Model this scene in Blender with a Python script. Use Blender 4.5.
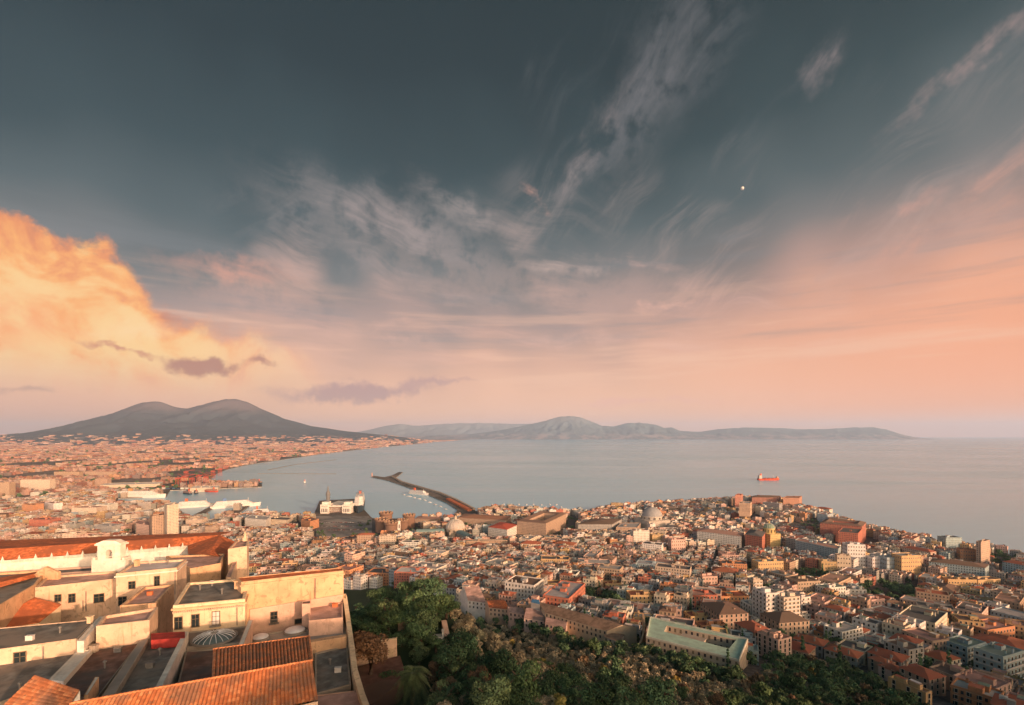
import bpy, math, random
import numpy as np
from mathutils import Vector, noise as mnoise

F, CX, HY, H = 493.0, 512.0, 435.0, 240.0       # focal length in pixels, image centre, horizon row, eye height
S = bpy.context.scene
for o in list(bpy.data.objects):
    bpy.data.objects.remove(o)
COL = S.collection
R = math.radians

# ------------------------------------------------------------------ camera
cam = bpy.data.cameras.new('camera'); camo = bpy.data.objects.new('camera', cam); COL.objects.link(camo)
cam.sensor_width = 36; cam.lens = 36 * F / 1024; cam.shift_y = (HY - 352.5) / 1024
cam.clip_start = 0.5; cam.clip_end = 400000
camo.location = (0, 0, H); camo.rotation_euler = (R(90), 0, 0)
S.camera = camo
S.view_settings.view_transform = 'Standard'; S.view_settings.look = 'None'
S.view_settings.exposure = 0.78; S.view_settings.gamma = 1
S.cycles.use_denoising = True
S.cycles.max_bounces = 6; S.cycles.diffuse_bounces = 2; S.cycles.glossy_bounces = 2
S.cycles.volume_bounces = 1; S.cycles.transparent_max_bounces = 6
S.cycles.sample_clamp_indirect = 4

# ------------------------------------------------------------------ node helpers
def lin(r, g, b):
    f = lambda c: (c / 255 / 12.92) if c / 255 <= 0.04045 else ((c / 255 + 0.055) / 1.055) ** 2.4
    return (f(r), f(g), f(b), 1)

class NT:
    def __init__(s, tree): s.t = tree; s.n = tree.nodes; s.l = tree.links
    def put(s, sock, v):
        if v is None: return
        if hasattr(v, 'is_linked') or isinstance(v, bpy.types.NodeSocket): s.l.new(v, sock)
        else: sock.default_value = v
    def math(s, op, a, b=None, c=None, clamp=False):
        n = s.n.new('ShaderNodeMath'); n.operation = op; n.use_clamp = clamp
        s.put(n.inputs[0], a); s.put(n.inputs[1], b); s.put(n.inputs[2], c)
        return n.outputs[0]
    def vmath(s, op, a, b=None, scale=None):
        n = s.n.new('ShaderNodeVectorMath'); n.operation = op
        s.put(n.inputs[0], a); s.put(n.inputs[1], b)
        if scale is not None: s.put(n.inputs['Scale'], scale)
        return n.outputs[0]
    def noise(s, vec, scale, detail=4, rough=0.55, dist=0.0):
        n = s.n.new('ShaderNodeTexNoise'); s.put(n.inputs['Vector'], vec)
        n.inputs['Scale'].default_value = scale; n.inputs['Detail'].default_value = detail
        n.inputs['Roughness'].default_value = rough; n.inputs['Distortion'].default_value = dist
        return n.outputs['Fac']
    def smooth(s, x, a, b, t0=0.0, t1=1.0):
        n = s.n.new('ShaderNodeMapRange'); n.interpolation_type = 'SMOOTHSTEP'
        s.put(n.inputs[0], x); s.put(n.inputs[1], a); s.put(n.inputs[2], b); s.put(n.inputs[3], t0); s.put(n.inputs[4], t1)
        return n.outputs[0]
    def linmap(s, x, a, b, t0=0.0, t1=1.0):
        n = s.n.new('ShaderNodeMapRange')
        s.put(n.inputs[0], x); s.put(n.inputs[1], a); s.put(n.inputs[2], b); s.put(n.inputs[3], t0); s.put(n.inputs[4], t1)
        return n.outputs[0]
    def mix(s, fac, a, b, mode='MIX'):
        n = s.n.new('ShaderNodeMix'); n.data_type = 'RGBA'; n.blend_type = mode; n.clamp_factor = True
        s.put(n.inputs[0], fac); s.put(n.inputs[6], a); s.put(n.inputs[7], b)
        return n.outputs[2]
    def ramp(s, x, stops):
        n = s.n.new('ShaderNodeValToRGB'); s.put(n.inputs[0], x); e = n.color_ramp.elements
        while len(e) < len(stops): e.new(0.5)
        for el, (p, c) in zip(e, stops): el.position = p; el.color = c
        return n.outputs[0]
    def comb(s, x, y, z):
        n = s.n.new('ShaderNodeCombineXYZ'); s.put(n.inputs[0], x); s.put(n.inputs[1], y); s.put(n.inputs[2], z)
        return n.outputs[0]
    def sep(s, v):
        n = s.n.new('ShaderNodeSeparateXYZ'); s.put(n.inputs[0], v); return n.outputs

# ------------------------------------------------------------------ sun and sky
SUN_AZ, SUN_EL = R(136), R(11)                  # azimuth clockwise from +Y: behind the camera, to the right
SUN = Vector((math.sin(SUN_AZ) * math.cos(SUN_EL), math.cos(SUN_AZ) * math.cos(SUN_EL), math.sin(SUN_EL)))
sl = bpy.data.lights.new('sun', 'SUN'); so = bpy.data.objects.new('sun', sl); COL.objects.link(so)
sl.energy = 3.3; sl.color = (1.0, 0.57, 0.34); sl.angle = R(0.8)
so.rotation_euler = SUN.to_track_quat('Z', 'Y').to_euler()

W = bpy.data.worlds.new('World'); S.world = W; W.use_nodes = True; W.cycles.sampling_method = 'MANUAL'; W.cycles.sample_map_resolution = 512
def build_sky():
    W.node_tree.nodes.clear(); t = NT(W.node_tree)
    out = t.n.new('ShaderNodeOutputWorld'); bg = t.n.new('ShaderNodeBackground'); t.l.new(bg.outputs[0], out.inputs[0])
    g = t.n.new('ShaderNodeTexCoord').outputs['Generated']
    x, y, z = t.sep(g)
    az = t.math('MULTIPLY', t.math('ARCTAN2', x, y), 57.2958)
    el = t.math('MULTIPLY', t.math('ARCSINE', z), 57.2958)
    P = t.comb(t.math('MULTIPLY', az, 0.1), t.math('MULTIPLY', el, 0.1), 0)      # 1 unit = 10 degrees
    zc = t.math('ADD', t.math('MAXIMUM', z, 0.0), 0.12)
    plane = t.comb(t.math('DIVIDE', x, zc), t.math('DIVIDE', y, zc), 0)           # a high cloud deck seen in perspective
    big = t.noise(P, 0.9, 1)
    right = t.smooth(az, 5.0, 60.0)
    left = t.smooth(az, -15.0, -50.0)
    e2 = t.math('SUBTRACT', el, t.math('MULTIPLY', right, 6.5))
    e2 = t.math('ADD', e2, t.math('MULTIPLY', left, 1.5))
    e2 = t.math('ADD', e2, t.math('MULTIPLY', t.math('SUBTRACT', big, 0.5), 9.0))
    base = t.ramp(t.linmap(e2, -6.0, 54.0), [
        (0.00, lin(252, 190, 158)), (0.10, lin(249, 187, 155)), (0.17, lin(241, 182, 149)), (0.24, lin(219, 167, 141)),
        (0.31, lin(170, 142, 132)), (0.38, lin(114, 114, 112)), (0.46, lin(76, 89, 90)), (0.56, lin(44, 64, 66)),
        (0.70, lin(24, 45, 47)), (1.0, lin(16, 36, 37))])
    # more orange to the right
    warm = t.math('MULTIPLY', right, t.math('MULTIPLY', t.smooth(el, 24.0, 6.0), t.smooth(el, -3.0, 3.0, 0.45, 1.0)))
    c = t.mix(t.math('MULTIPLY', warm, 0.72), base, lin(248, 148, 92))
    # thin pale band right at the horizon
    c = t.mix(t.math('MULTIPLY', t.smooth(el, 3.0, 0.0), 0.45), c, lin(250, 196, 182))
    # left: dusty low band
    c = t.mix(t.math('MULTIPLY', left, t.smooth(el, 6.0, 1.0, 0.0, 0.7)), c, lin(222, 160, 138))
    # cirrus on the deck
    cirr = t.ramp(t.linmap(el, 0.0, 40.0), [(0.0, lin(240, 190, 165)), (0.3, lin(226, 172, 150)), (0.5, lin(176, 152, 142)), (0.75, lin(122, 120, 120)), (1, lin(88, 94, 96))])
    # feathery cirrus: long fibres, combed down to the right in the middle, up to the right beyond
    warp = t.noise(P, 1.1, 1, .5)
    FIB = {}
    def fibres(c, ang, sx, sy, lo, hi, az0, az1, az2, az3, e0, e1, e2_, e3, k, seed):
        m_ = t.n.new('ShaderNodeMapping'); m_.inputs['Rotation'].default_value = (0, 0, R(ang)); m_.inputs['Location'].default_value = (seed, seed * .7, 0)
        t.l.new(P, m_.inputs[0]); u_, v_, _ = t.sep(m_.outputs[0])
        v_ = t.math('ADD', v_, t.math('MULTIPLY', warp, .5))
        n_ = t.noise(t.comb(t.math('MULTIPLY', u_, sx), t.math('MULTIPLY', v_, sy), seed), 1.0, 6, .66)
        FIB[ang] = n_
        pt_ = t.noise(t.comb(u_, v_, seed + 5), 1.0, 1, .5)
        w_ = t.math('MULTIPLY', t.smooth(n_, lo, hi), t.smooth(pt_, .38, .62))
        w_ = t.math('MULTIPLY', w_, t.math('MULTIPLY', t.smooth(az, az0, az1), t.smooth(az, az3, az2)))
        w_ = t.math('MULTIPLY', w_, t.math('MULTIPLY', t.smooth(el, e0, e1), t.smooth(el, e3, e2_)))
        return t.mix(t.math('MULTIPLY', w_, k), c, cirr)
    c = fibres(c, 14, .45, 2.6, .42, .74, -34, -24, 2, 16, 9, 13, 22, 29, .85, 2.0)
    c = fibres(c, 5, .35, 3.6, .44, .70, -30, -15, 25, 40, 6, 9, 14, 19, .8, 7.0)
    c = fibres(c, -32, .5, 2.8, .45, .74, 8, 20, 50, 60, 10, 15, 24, 34, .85, 11.0)
    c = fibres(c, -50, .6, 2.2, .46, .76, -4, 4, 22, 30, 16, 22, 36, 46, .6, 4.0)
    # darker slate gaps low down, as between the streaks
    st = t.noise(t.comb(t.math('MULTIPLY', az, 0.035), t.math('MULTIPLY', el, 0.42), 3.0), 1.0, 4, 0.6)
    c = t.mix(t.math('MULTIPLY', t.math('MULTIPLY', t.smooth(st, 0.52, 0.70), t.smooth(el, 6.0, 12.0)), t.smooth(el, 24.0, 14.0, 0.0, 0.45)), c, lin(122, 124, 126))
    c = t.mix(t.math('MULTIPLY', t.math('MULTIPLY', t.smooth(st, 0.50, 0.34), t.smooth(el, 3.0, 7.0)), t.smooth(el, 18.0, 10.0, 0.0, 0.5)), c, lin(244, 190, 158))
    # placed wisps: (px, py, half length, half width in degrees, tilt, colour, strength)
    dn = t.n.new('ShaderNodeTexNoise'); t.l.new(P, dn.inputs['Vector']); dn.inputs['Scale'].default_value = 2.4; dn.inputs['Detail'].default_value = 4; dn.inputs['Roughness'].default_value = 0.62
    off = t.vmath('SCALE', t.vmath('SUBTRACT', dn.outputs['Color'], (0.5, 0.5, 0.5)), scale=4.5)
    Q = t.vmath('ADD', t.comb(az, el, 0), off)
    def ae(px, py):
        a = math.atan((px - CX) / F); return math.degrees(a), math.degrees(math.atan((HY - py) / F * math.cos(a)))
    def blob(c, px, py, L, Wd, tilt, colr, k, hard=0.0, fine=True):
        a, e = ae(px, py)
        m = t.n.new('ShaderNodeMapping'); m.vector_type = 'TEXTURE'
        m.inputs['Location'].default_value = (a, e, 0); m.inputs['Rotation'].default_value = (0, 0, R(tilt)); m.inputs['Scale'].default_value = (L, Wd, 1)
        t.l.new(Q, m.inputs[0])
        ln = t.n.new('ShaderNodeVectorMath'); ln.operation = 'LENGTH'; t.l.new(m.outputs[0], ln.inputs[0])
        msk = t.smooth(ln.outputs['Value'], 1.0, hard)
        if fine:                                          # fibres drawn out along the wisp
            msk = t.math('MULTIPLY', msk, t.smooth(FIB[min(FIB, key=lambda q: abs(-q - tilt))], 0.36, 0.64))
        return t.mix(t.math('MULTIPLY', msk, k), c, colr)
    for b in [(390, 232, 20, 6, -12), (655, 85, 13, 6, 52), (560, 285, 22, 4, -4), (930, 235, 16, 4.5, 26), (270, 290, 12, 4, 0)]: c = blob(c, *b, cirr, .34, 0.0, False)
    for b in [(385, 235, 17, 5.5, -14, lin(165, 150, 146), .62), (455, 205, 8, 2.2, -22, lin(178, 160, 153), .6),
              (270, 215, 9, 4, 20, lin(140, 132, 130), .5), (640, 95, 15, 4.5, 52, lin(112, 110, 112), .6),
              (700, 45, 9, 5, 40, lin(112, 110, 112), .55), (585, 150, 10, 2.2, 48, lin(150, 135, 132), .75),
              (538, 203, 3.2, .9, -50, lin(232, 172, 150), .95), (560, 262, 10, 1.6, -6, lin(190, 164, 152), .8), (650, 262, 6, 1.0, -12, lin(205, 165, 150), .9),
              (822, 62, 3.6, 1.8, 42, lin(150, 134, 132), .9), (972, 62, 9, 1.1, 24, lin(150, 130, 125), .9),
              (850, 214, 4, 1.2, 25, lin(176, 142, 130), .85), (912, 205, 3.5, 1.0, 15, lin(196, 150, 134), .9),
              (940, 232, 11, 1.8, 30, lin(214, 152, 126), .85), (1000, 180, 8, 1.8, 32, lin(190, 146, 130), .8), (820, 280, 8, 1.0, 26, lin(190, 152, 138), .7),
              (660, 308, 8, .7, 5, lin(236, 180, 156), .8), (740, 235, 5, .8, 0, lin(120, 118, 118), .6),
              (480, 300, 15, 1.6, -6, lin(196, 164, 150), .6), (420, 330, 16, 1.4, 2, lin(226, 176, 154), .6),
              (230, 272, 9, 2.4, 6, lin(208, 150, 128), .9), (560, 340, 22, 1.6, 0, lin(228, 178, 158), .5)]:
        c = blob(c, *b)
    # the sunlit cumulus on the left, a bank with a rolling edge
    fc = t.n.new('ShaderNodeFloatCurve'); cv = fc.mapping.curves[0]
    pts = [(-60, 16.5), (-50, 18.2), (-46, 17.9), (-42.5, 17.4), (-39, 16.8), (-37, 14.6), (-35, 12.6), (-31.5, 12.0), (-27, 11.8), (-23.5, 10.2), (-20.5, 7.0), (-15, 2.2)]
    sc = [((a + 60) / 60, e / 20) for a, e in pts]
    cv.points[0].location = sc[0]; cv.points[1].location = (1, 0)
    for p in sc[1:]: cv.points.new(*p)
    fc.mapping.update()
    t.l.new(t.math('DIVIDE', t.math('ADD', az, 60.0), 60.0), fc.inputs['Value'])
    edge = t.math('MULTIPLY', fc.outputs[0], 20.0)
    n1 = t.noise(P, 2.2, 7, 0.64, 0.15)
    d = t.math('ADD', t.math('SUBTRACT', edge, el), t.math('MULTIPLY', t.math('SUBTRACT', n1, 0.5), 7.0))
    soft = t.smooth(az, -44.0, -22.0, 1.1, 4.2)
    m = t.math('MULTIPLY', t.smooth(d, 0.0, soft), t.smooth(az, -75.0, -62.0))
    m = t.math('MULTIPLY', m, t.smooth(el, 2.5, 8.5))
    m = t.math('MULTIPLY', m, t.smooth(az, -12.0, -26.0, 0.1, 1.0))
    n2 = t.noise(P, 1.9, 6, 0.6, 0.5)
    cc = t.ramp(t.smooth(t.math('ADD', n2, t.math('MULTIPLY', t.smooth(d, 0.0, 5.0), 0.16)), 0.36, 0.74), [
        (0.0, lin(206, 124, 84)), (0.3, lin(240, 148, 82)), (0.6, lin(254, 174, 92)), (1.0, lin(255, 206, 134))])
    cc = t.mix(t.smooth(az, -36.0, -22.0, 0.0, 0.7), cc, lin(242, 186, 152))
    c = t.mix(t.math('MULTIPLY', m, 0.95), c, cc)
    c = blob(c, 135, 332, 5.5, 1.6, 10, lin(255, 218, 168), .7)
    c = blob(c, 15, 320, 6, 4, 0, lin(250, 150, 84), .6, fine=False)
    # small dark clouds in front of it and the flat violet bank beside the mountain
    dk = lin(176, 112, 92)
    c = blob(c, 207, 369, 4.3, 1.35, -2, dk, .95, .45, False)
    c = blob(c, 262, 366, 1.8, .75, 0, dk, .85, .35, False)
    c = blob(c, 120, 352, 4.2, .42, -10, lin(205, 130, 95), .9, .2, False)
    c = blob(c, 356, 392, 11.5, 1.5, 4, lin(182, 138, 134), .95, .35, False)
    c = blob(c, 440, 384, 5, .5, 5, lin(190, 145, 138), .8, .2, False)
    c = blob(c, 20, 388, 5, .5, 0, lin(168, 124, 118), .6, .1, False)
    c = blob(c, 640, 403, 12, .5, 0, lin(236, 172, 158), .5, .1, False)
    # afterglow round the low sun, behind the viewer
    sdv = t.n.new('ShaderNodeVectorMath'); sdv.operation = 'DOT_PRODUCT'; t.l.new(g, sdv.inputs[0]); sdv.inputs[1].default_value = SUN
    glow = t.smooth(sdv.outputs['Value'], 0.55, 1.0)
    c = t.mix(t.math('MULTIPLY', glow, t.smooth(el, 34.0, 4.0)), c, (2.6, 1.35, 0.62, 1))
    c = t.mix(t.smooth(z, -0.01, -0.08), c, lin(95, 90, 92))
    sky = t.n.new('ShaderNodeTexSky'); sky.sky_type = 'NISHITA'; sky.sun_disc = False
    sky.sun_elevation = SUN_EL; sky.sun_rotation = SUN_AZ; sky.altitude = 240
    add = t.vmath('SCALE', sky.outputs[0], scale=0.006)
    back = t.smooth(y, 0.05, -0.55, 1.0, 6.6)             # the western half of the sky, unseen behind the viewer, boosted to fill shadows
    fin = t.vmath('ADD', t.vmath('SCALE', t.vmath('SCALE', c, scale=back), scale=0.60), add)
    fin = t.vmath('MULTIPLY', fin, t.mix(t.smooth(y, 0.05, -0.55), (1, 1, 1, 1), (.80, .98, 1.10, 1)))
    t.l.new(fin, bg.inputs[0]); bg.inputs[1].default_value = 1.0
build_sky()

# ------------------------------------------------------------------ mesh helpers
class MB:
    """collects faces with a colour and a uv each; build() links them as ONE mesh object"""
    def __init__(s): s.v = []; s.f = []; s.c = []; s.uv = []; s.m = []
    def face(s, pts, col=(.5, .5, .5), uv=None, m=0):
        i = len(s.v); s.v.extend([tuple(p) for p in pts]); s.f.append(tuple(range(i, i + len(pts))))
        s.c.append(col); s.uv.append(uv or [(-9, -9)] * len(pts)); s.m.append(m)
    def wall(s, a, b, z0, z1, col, win=True, m=0):
        L = math.hypot(b[0] - a[0], b[1] - a[1])
        uv = [(0, 0), (L, 0), (L, z1 - z0), (0, z1 - z0)] if win else None
        if win:                                       # whole number of bays, floors counted from the top
            n = max(1, round(L / 3.0)); k = n * 3.0 / L; fl = max(1, round((z1 - z0) / 3.4)); q = fl * 3.4 / (z1 - z0)
            uv = [(u * k, (w + 0) * q) for u, w in uv]
        s.face([(a[0], a[1], z0), (b[0], b[1], z0), (b[0], b[1], z1), (a[0], a[1], z1)], col, uv, m)
    def prism(s, poly, z0, z1, col, win=False, top=True, topcol=None, m=0):
        if area(poly) < 0: poly = poly[::-1]
        for i in range(len(poly)): s.wall(poly[i], poly[(i + 1) % len(poly)], z0, z1, col, win, m)
        if top: s.face([(p[0], p[1], z1) for p in poly], topcol or col, m=m)
    def box(s, c, size, ang=0, col=(.5, .5, .5), win=False, m=0):   # c = centre of the base
        s.prism(rect(c[0], c[1], size[0], size[1], ang), c[2], c[2] + size[2], col, win, True, None, m)
    def rev(s, c, prof, n=16, col=(.5, .5, .5), m=0, sy=1.0):
        for (r0, z0), (r1, z1) in zip(prof, prof[1:]):
            for k in range(n):
                a, b = 2 * math.pi * k / n, 2 * math.pi * (k + 1) / n
                P = lambda r, z, t: (c[0] + r * math.cos(t), c[1] + sy * r * math.sin(t), c[2] + z)
                q = [P(r0, z0, a), P(r0, z0, b), P(r1, z1, b), P(r1, z1, a)]
                if r1 < 1e-4: q = q[:3]
                elif r0 < 1e-4: q = [q[0], q[2], q[3]]
                s.face(q, col, m=m)
    def tube(s, pts, r, n=6, col=(.5, .5, .5)):
        rs = r if isinstance(r, (list, tuple)) else [r] * len(pts)
        rings = []
        for i, p in enumerate(pts):
            p = Vector(p); d = (Vector(pts[min(i + 1, len(pts) - 1)]) - Vector(pts[max(i - 1, 0)])).normalized()
            u = d.cross(Vector((0, 0, 1)));  u = u.normalized() if u.length > 1e-3 else Vector((1, 0, 0)); w = d.cross(u)
            rings.append([p + (u * math.cos(2 * math.pi * k / n) + w * math.sin(2 * math.pi * k / n)) * rs[i] for k in range(n)])
        for A, B in zip(rings, rings[1:]):
            for k in range(n): s.face([A[k], A[(k + 1) % n], B[(k + 1) % n], B[k]], col)
        s.face(rings[-1], col)
    def build(s, name, mat, parent=None, smooth=False, origin=None):
        me = bpy.data.meshes.new(name)
        off = origin or (0, 0, 0)
        V = np.array(s.v, dtype=np.float64) - np.array(off); nf = len(s.f)
        lens = np.array([len(f) for f in s.f]); tot = int(lens.sum())
        me.vertices.add(len(V)); me.vertices.foreach_set('co', V.astype(np.float32).ravel())
        me.loops.add(tot); me.loops.foreach_set('vertex_index', np.concatenate([np.array(f) for f in s.f]).astype(np.int32))
        me.polygons.add(nf); me.polygons.foreach_set('loop_start', np.concatenate([[0], np.cumsum(lens)[:-1]]).astype(np.int32))
        me.update(calc_edges=True)
        me.polygons.foreach_set('material_index', np.array(s.m, dtype=np.int32))
        if smooth: me.polygons.foreach_set('use_smooth', np.ones(nf, dtype=bool))
        ca = me.color_attributes.new('Col', 'FLOAT_COLOR', 'CORNER')
        ca.data.foreach_set('color', np.repeat(np.array([tuple(c[:3]) + (1,) for c in s.c], dtype=np.float32), lens, axis=0).ravel())
        ul = me.uv_layers.new(name='UV'); ul.data.foreach_set('uv', np.array([p for u in s.uv for p in u], dtype=np.float32).ravel())
        for mm in (mat if isinstance(mat, (list, tuple)) else [mat]): me.materials.append(mm)
        me.validate()
        o = bpy.data.objects.new(name, me); COL.objects.link(o)
        if parent: o.parent = parent
        if origin: o.location = origin
        return o

def area(p): return sum(p[i][0] * p[(i + 1) % len(p)][1] - p[(i + 1) % len(p)][0] * p[i][1] for i in range(len(p))) / 2
def rect(x, y, w, d, a):
    c, s_ = math.cos(a), math.sin(a)
    return [(x + u * c - v * s_, y + u * s_ + v * c) for u, v in ((-w / 2, -d / 2), (w / 2, -d / 2), (w / 2, d / 2), (-w / 2, d / 2))]
def inset(poly, d):
    if area(poly) < 0: poly = poly[::-1]
    n = len(poly); out = []
    for i in range(n):
        a, b, c = Vector(poly[i - 1][:2]), Vector(poly[i][:2]), Vector(poly[(i + 1) % n][:2])
        e1, e2 = (b - a).normalized(), (c - b).normalized()
        n1, n2 = Vector((-e1.y, e1.x)), Vector((-e2.y, e2.x))
        k = max(0.35, 1 + n1.dot(n2)); q = b + (n1 + n2) * d / k; out.append((q.x, q.y))
    return out
def tag(o, label=None, cat=None, group=None, kind=None):
    if label: o['label'] = label
    if cat: o['category'] = cat
    if group: o['group'] = group
    if kind: o['kind'] = kind
    return o
def empty(name, loc, label, cat, group=None):
    o = bpy.data.objects.new(name, None); COL.objects.link(o); o.location = loc; o.empty_display_size = 1
    return tag(o, label, cat, group)
def child(mb, name, mat, root, smooth=False):
    """mesh given in world coordinates, made a part of root (an unrotated thing)"""
    base = root.location.copy(); q = root.parent
    while q: base += q.location; q = q.parent
    mb.v = [(a - base[0], b - base[1], c - base[2]) for a, b, c in mb.v]
    return mb.build(name, mat, root, smooth)
def pt(px, py, h):
    Y = F * h / (py - HY); return ((px - CX) / F * Y, Y, H - h)
def at(px, Y): return ((px - CX) / F * Y, Y)
def proj(x, y, z): return CX + F * x / y, HY + F * (H - z) / y

# ------------------------------------------------------------------ materials
def mat(name):
    m = bpy.data.materials.new(name); m.use_nodes = True; t = NT(m.node_tree); t.n.clear()
    out = t.n.new('ShaderNodeOutputMaterial'); b = t.n.new('ShaderNodeBsdfPrincipled'); t.l.new(b.outputs[0], out.inputs[0])
    b.inputs['Specular IOR Level'].default_value = 0.2
    return m, t, b
def simple(name, col, rough=0.85, var=0.25, scale=0.6, bump=0.0, metal=0.0, stain=None):
    m, t, b = mat(name)
    co = t.n.new('ShaderNodeTexCoord').outputs['Object']
    n = t.noise(co, scale, 7, 0.6); n2 = t.noise(co, scale * 0.17, 4, 0.6)
    c = t.mix(t.smooth(n, 0.35, 0.7), tuple(x * (1 - var) for x in col) + (1,), tuple(min(1, x * (1 + var)) for x in col) + (1,))
    if stain: c = t.mix(t.smooth(n2, 0.46, 0.60, 0, 0.95), c, tuple(stain) + (1,))
    t.l.new(c, b.inputs['Base Color']); b.inputs['Roughness'].default_value = rough; b.inputs['Metallic'].default_value = metal
    if bump:
        bp = t.n.new('ShaderNodeBump'); bp.inputs['Strength'].default_value = bump; bp.inputs['Distance'].default_value = 0.2
        t.l.new(n, bp.inputs['Height']); t.l.new(bp.outputs[0], b.inputs['Normal'])
    return m
def plaster(name, col, stain=(.3, .2, .14), k=0.5):
    """old limewash: blotches, rain streaks, patches"""
    m, t, b = mat(name)
    co = t.n.new('ShaderNodeTexCoord').outputs['Object']
    x, y, z = t.sep(co)
    st = t.noise(t.comb(t.math('MULTIPLY', x, 1.3), t.math('MULTIPLY', y, 1.3), t.math('MULTIPLY', z, 0.12)), 1.1, 6, 0.65)
    bl = t.noise(co, 0.28, 7, 0.62); fine = t.noise(co, 2.6, 5, 0.6)
    c = t.mix(t.smooth(bl, 0.35, 0.7, 0, 1), tuple(v * 0.82 for v in col) + (1,), tuple(min(.85, v * 1.1) for v in col) + (1,))
    c = t.mix(t.smooth(st, 0.54, 0.78, 0, k), c, tuple(stain) + (1,))
    c = t.mix(t.smooth(t.noise(co, .75, 8, .7, .6), 0.56, 0.60, 0, k * .9), c, tuple(v * 0.60 for v in col) + (1,))
    c = t.mix(t.smooth(fine, 0.5, 0.8, 0, 0.25), c, tuple(v * 0.7 for v in col) + (1,))
    t.l.new(c, b.inputs['Base Color']); b.inputs['Roughness'].default_value = 0.92
    bp = t.n.new('ShaderNodeBump'); bp.inputs['Strength'].default_value = 0.35; bp.inputs['Distance'].default_value = 0.08
    t.l.new(fine, bp.inputs['Height']); t.l.new(bp.outputs[0], b.inputs['Normal'])
    return m
def citymat(name, windows=True, amp=0.3):
    m, t, b = mat(name)
    at_ = t.n.new('ShaderNodeAttribute'); at_.attribute_name = 'Col'
    co = t.n.new('ShaderNodeTexCoord').outputs['Object']
    uvn = t.n.new('ShaderNodeUVMap'); uvn.uv_map = 'UV'; u, v, _ = t.sep(uvn.outputs[0])
    geo = t.n.new('ShaderNodeNewGeometry').outputs['Position']
    n = t.noise(geo, 0.22, 6, 0.65); n2 = t.noise(geo, 1.1, 3, 0.6)
    c = t.mix(t.smooth(n, 0.3, 0.7, 0, amp), at_.outputs['Color'], (.12, .10, .09, 1))
    c = t.mix(t.smooth(n2, 0.5, 0.8, 0, amp * .8), c, (.14, .12, .11, 1))
    if windows:
        fu = t.math('FRACT', t.math('DIVIDE', u, 3.0)); fv = t.math('FRACT', t.math('DIVIDE', v, 3.4))
        a = t.math('MULTIPLY', t.math('GREATER_THAN', fu, 0.31), t.math('LESS_THAN', fu, 0.69))
        bb = t.math('MULTIPLY', t.math('GREATER_THAN', fv, 0.27), t.math('LESS_THAN', fv, 0.80))
        iw = t.math('MULTIPLY', t.math('MULTIPLY', a, bb), t.math('GREATER_THAN', u, -1.0))
        cell = t.comb(t.math('FLOOR', t.math('DIVIDE', u, 3.0)), t.math('FLOOR', t.math('DIVIDE', v, 3.4)), 0)
        wn = t.n.new('ShaderNodeTexWhiteNoise'); wn.noise_dimensions = '3D'
        t.l.new(t.vmath('ADD', cell, t.vmath('FLOOR', t.vmath('SCALE', geo, scale=0.04))), wn.inputs[0])
        wc = t.mix(t.math('GREATER_THAN', wn.outputs[0], 0.72), (.035, .04, .05, 1), (.16, .14, .10, 1))
        band = t.math('MULTIPLY', t.math('GREATER_THAN', fv, 0.93), t.math('GREATER_THAN', u, -1.0))
        c = t.mix(t.math('MULTIPLY', band, 0.35), c, (.55, .48, .4, 1))
        c = t.mix(iw, c, wc)
        t.l.new(t.math('SUBTRACT', 0.9, t.math('MULTIPLY', iw, 0.6)), b.inputs['Roughness'])
    else: b.inputs['Roughness'].default_value = 0.9
    t.l.new(c, b.inputs['Base Color'])
    return m
M = {}
M['city'] = citymat('plaster_walls_with_windows')
M['citynw'] = citymat('plain_painted_surfaces', False)
M['cream'] = plaster('cream_limewash', (.66, .48, .35), (.38, .21, .13), .85)
M['yellow'] = plaster('yellow_limewash', (.64, .41, .25), (.38, .16, .08), .95)
M['white'] = plaster('white_limewash', (.74, .68, .60), (.4, .33, .28), .4)
M['pinkwall'] = plaster('pink_limewash', (.66, .44, .34), (.35, .2, .15), .5)
M['peel'] = plaster('peeling_plaster', (.72, .56, .38), (.48, .22, .12), .8)
M['stone'] = plaster('grey_tuff', (.38, .32, .26), (.18, .14, .11), .5)
M['bitumen'] = simple('weathered_bitumen', (.19, .182, .17), .9, .35, .5, stain=(.25, .21, .18))
M['brownroof'] = simple('brown_terrace', (.21, .12, .095), .9, .35, .5, stain=(.12, .105, .10))
M['pinkroof'] = simple('pink_terrace', (.48, .31, .27), .9, .25, .3, stain=(.24, .17, .15))
M['greyroof'] = simple('grey_terrace', (.55, .51, .52), .9, .15, .3, stain=(.42, .36, .34))
M['redpaint'] = simple('dark_red_paint', (.30, .035, .03), .7, .25, .8)
M['terracotta'] = simple('terracotta_flat', (.58, .17, .07), .85, .35, .9, .4, stain=(.36, .12, .06))
M['glass'] = simple('dark_glass', (.02, .03, .035), .15, .2, .5)
M['frame'] = simple('weathered_shutter', (.16, .12, .08), .7, .3, 2)
M['metal'] = simple('dull_metal', (.22, .21, .2), .5, .2, 2, metal=.4)
M['whitepaint'] = simple('white_paint', (.62, .59, .56), .5, .1, .3)
M['redhull'] = simple('rust_red_hull', (.42, .06, .03), .6, .25, .05)
M['darkhull'] = simple('dark_hull', (.03, .05, .07), .5, .2, .05)
M['skylight'] = simple('white_skylight', (.66, .68, .72), .35, .08, .6)
M['grass'] = simple('grass_slope', (.045, .065, .022), .95, .4, .12, stain=(.08, .07, .035))
M['soil'] = simple('red_soil', (.17, .09, .07), .95, .3, .4, stain=(.12, .08, .06))
M['concrete'] = simple('concrete', (.30, .28, .26), .9, .25, .1, stain=(.2, .17, .15))
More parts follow.
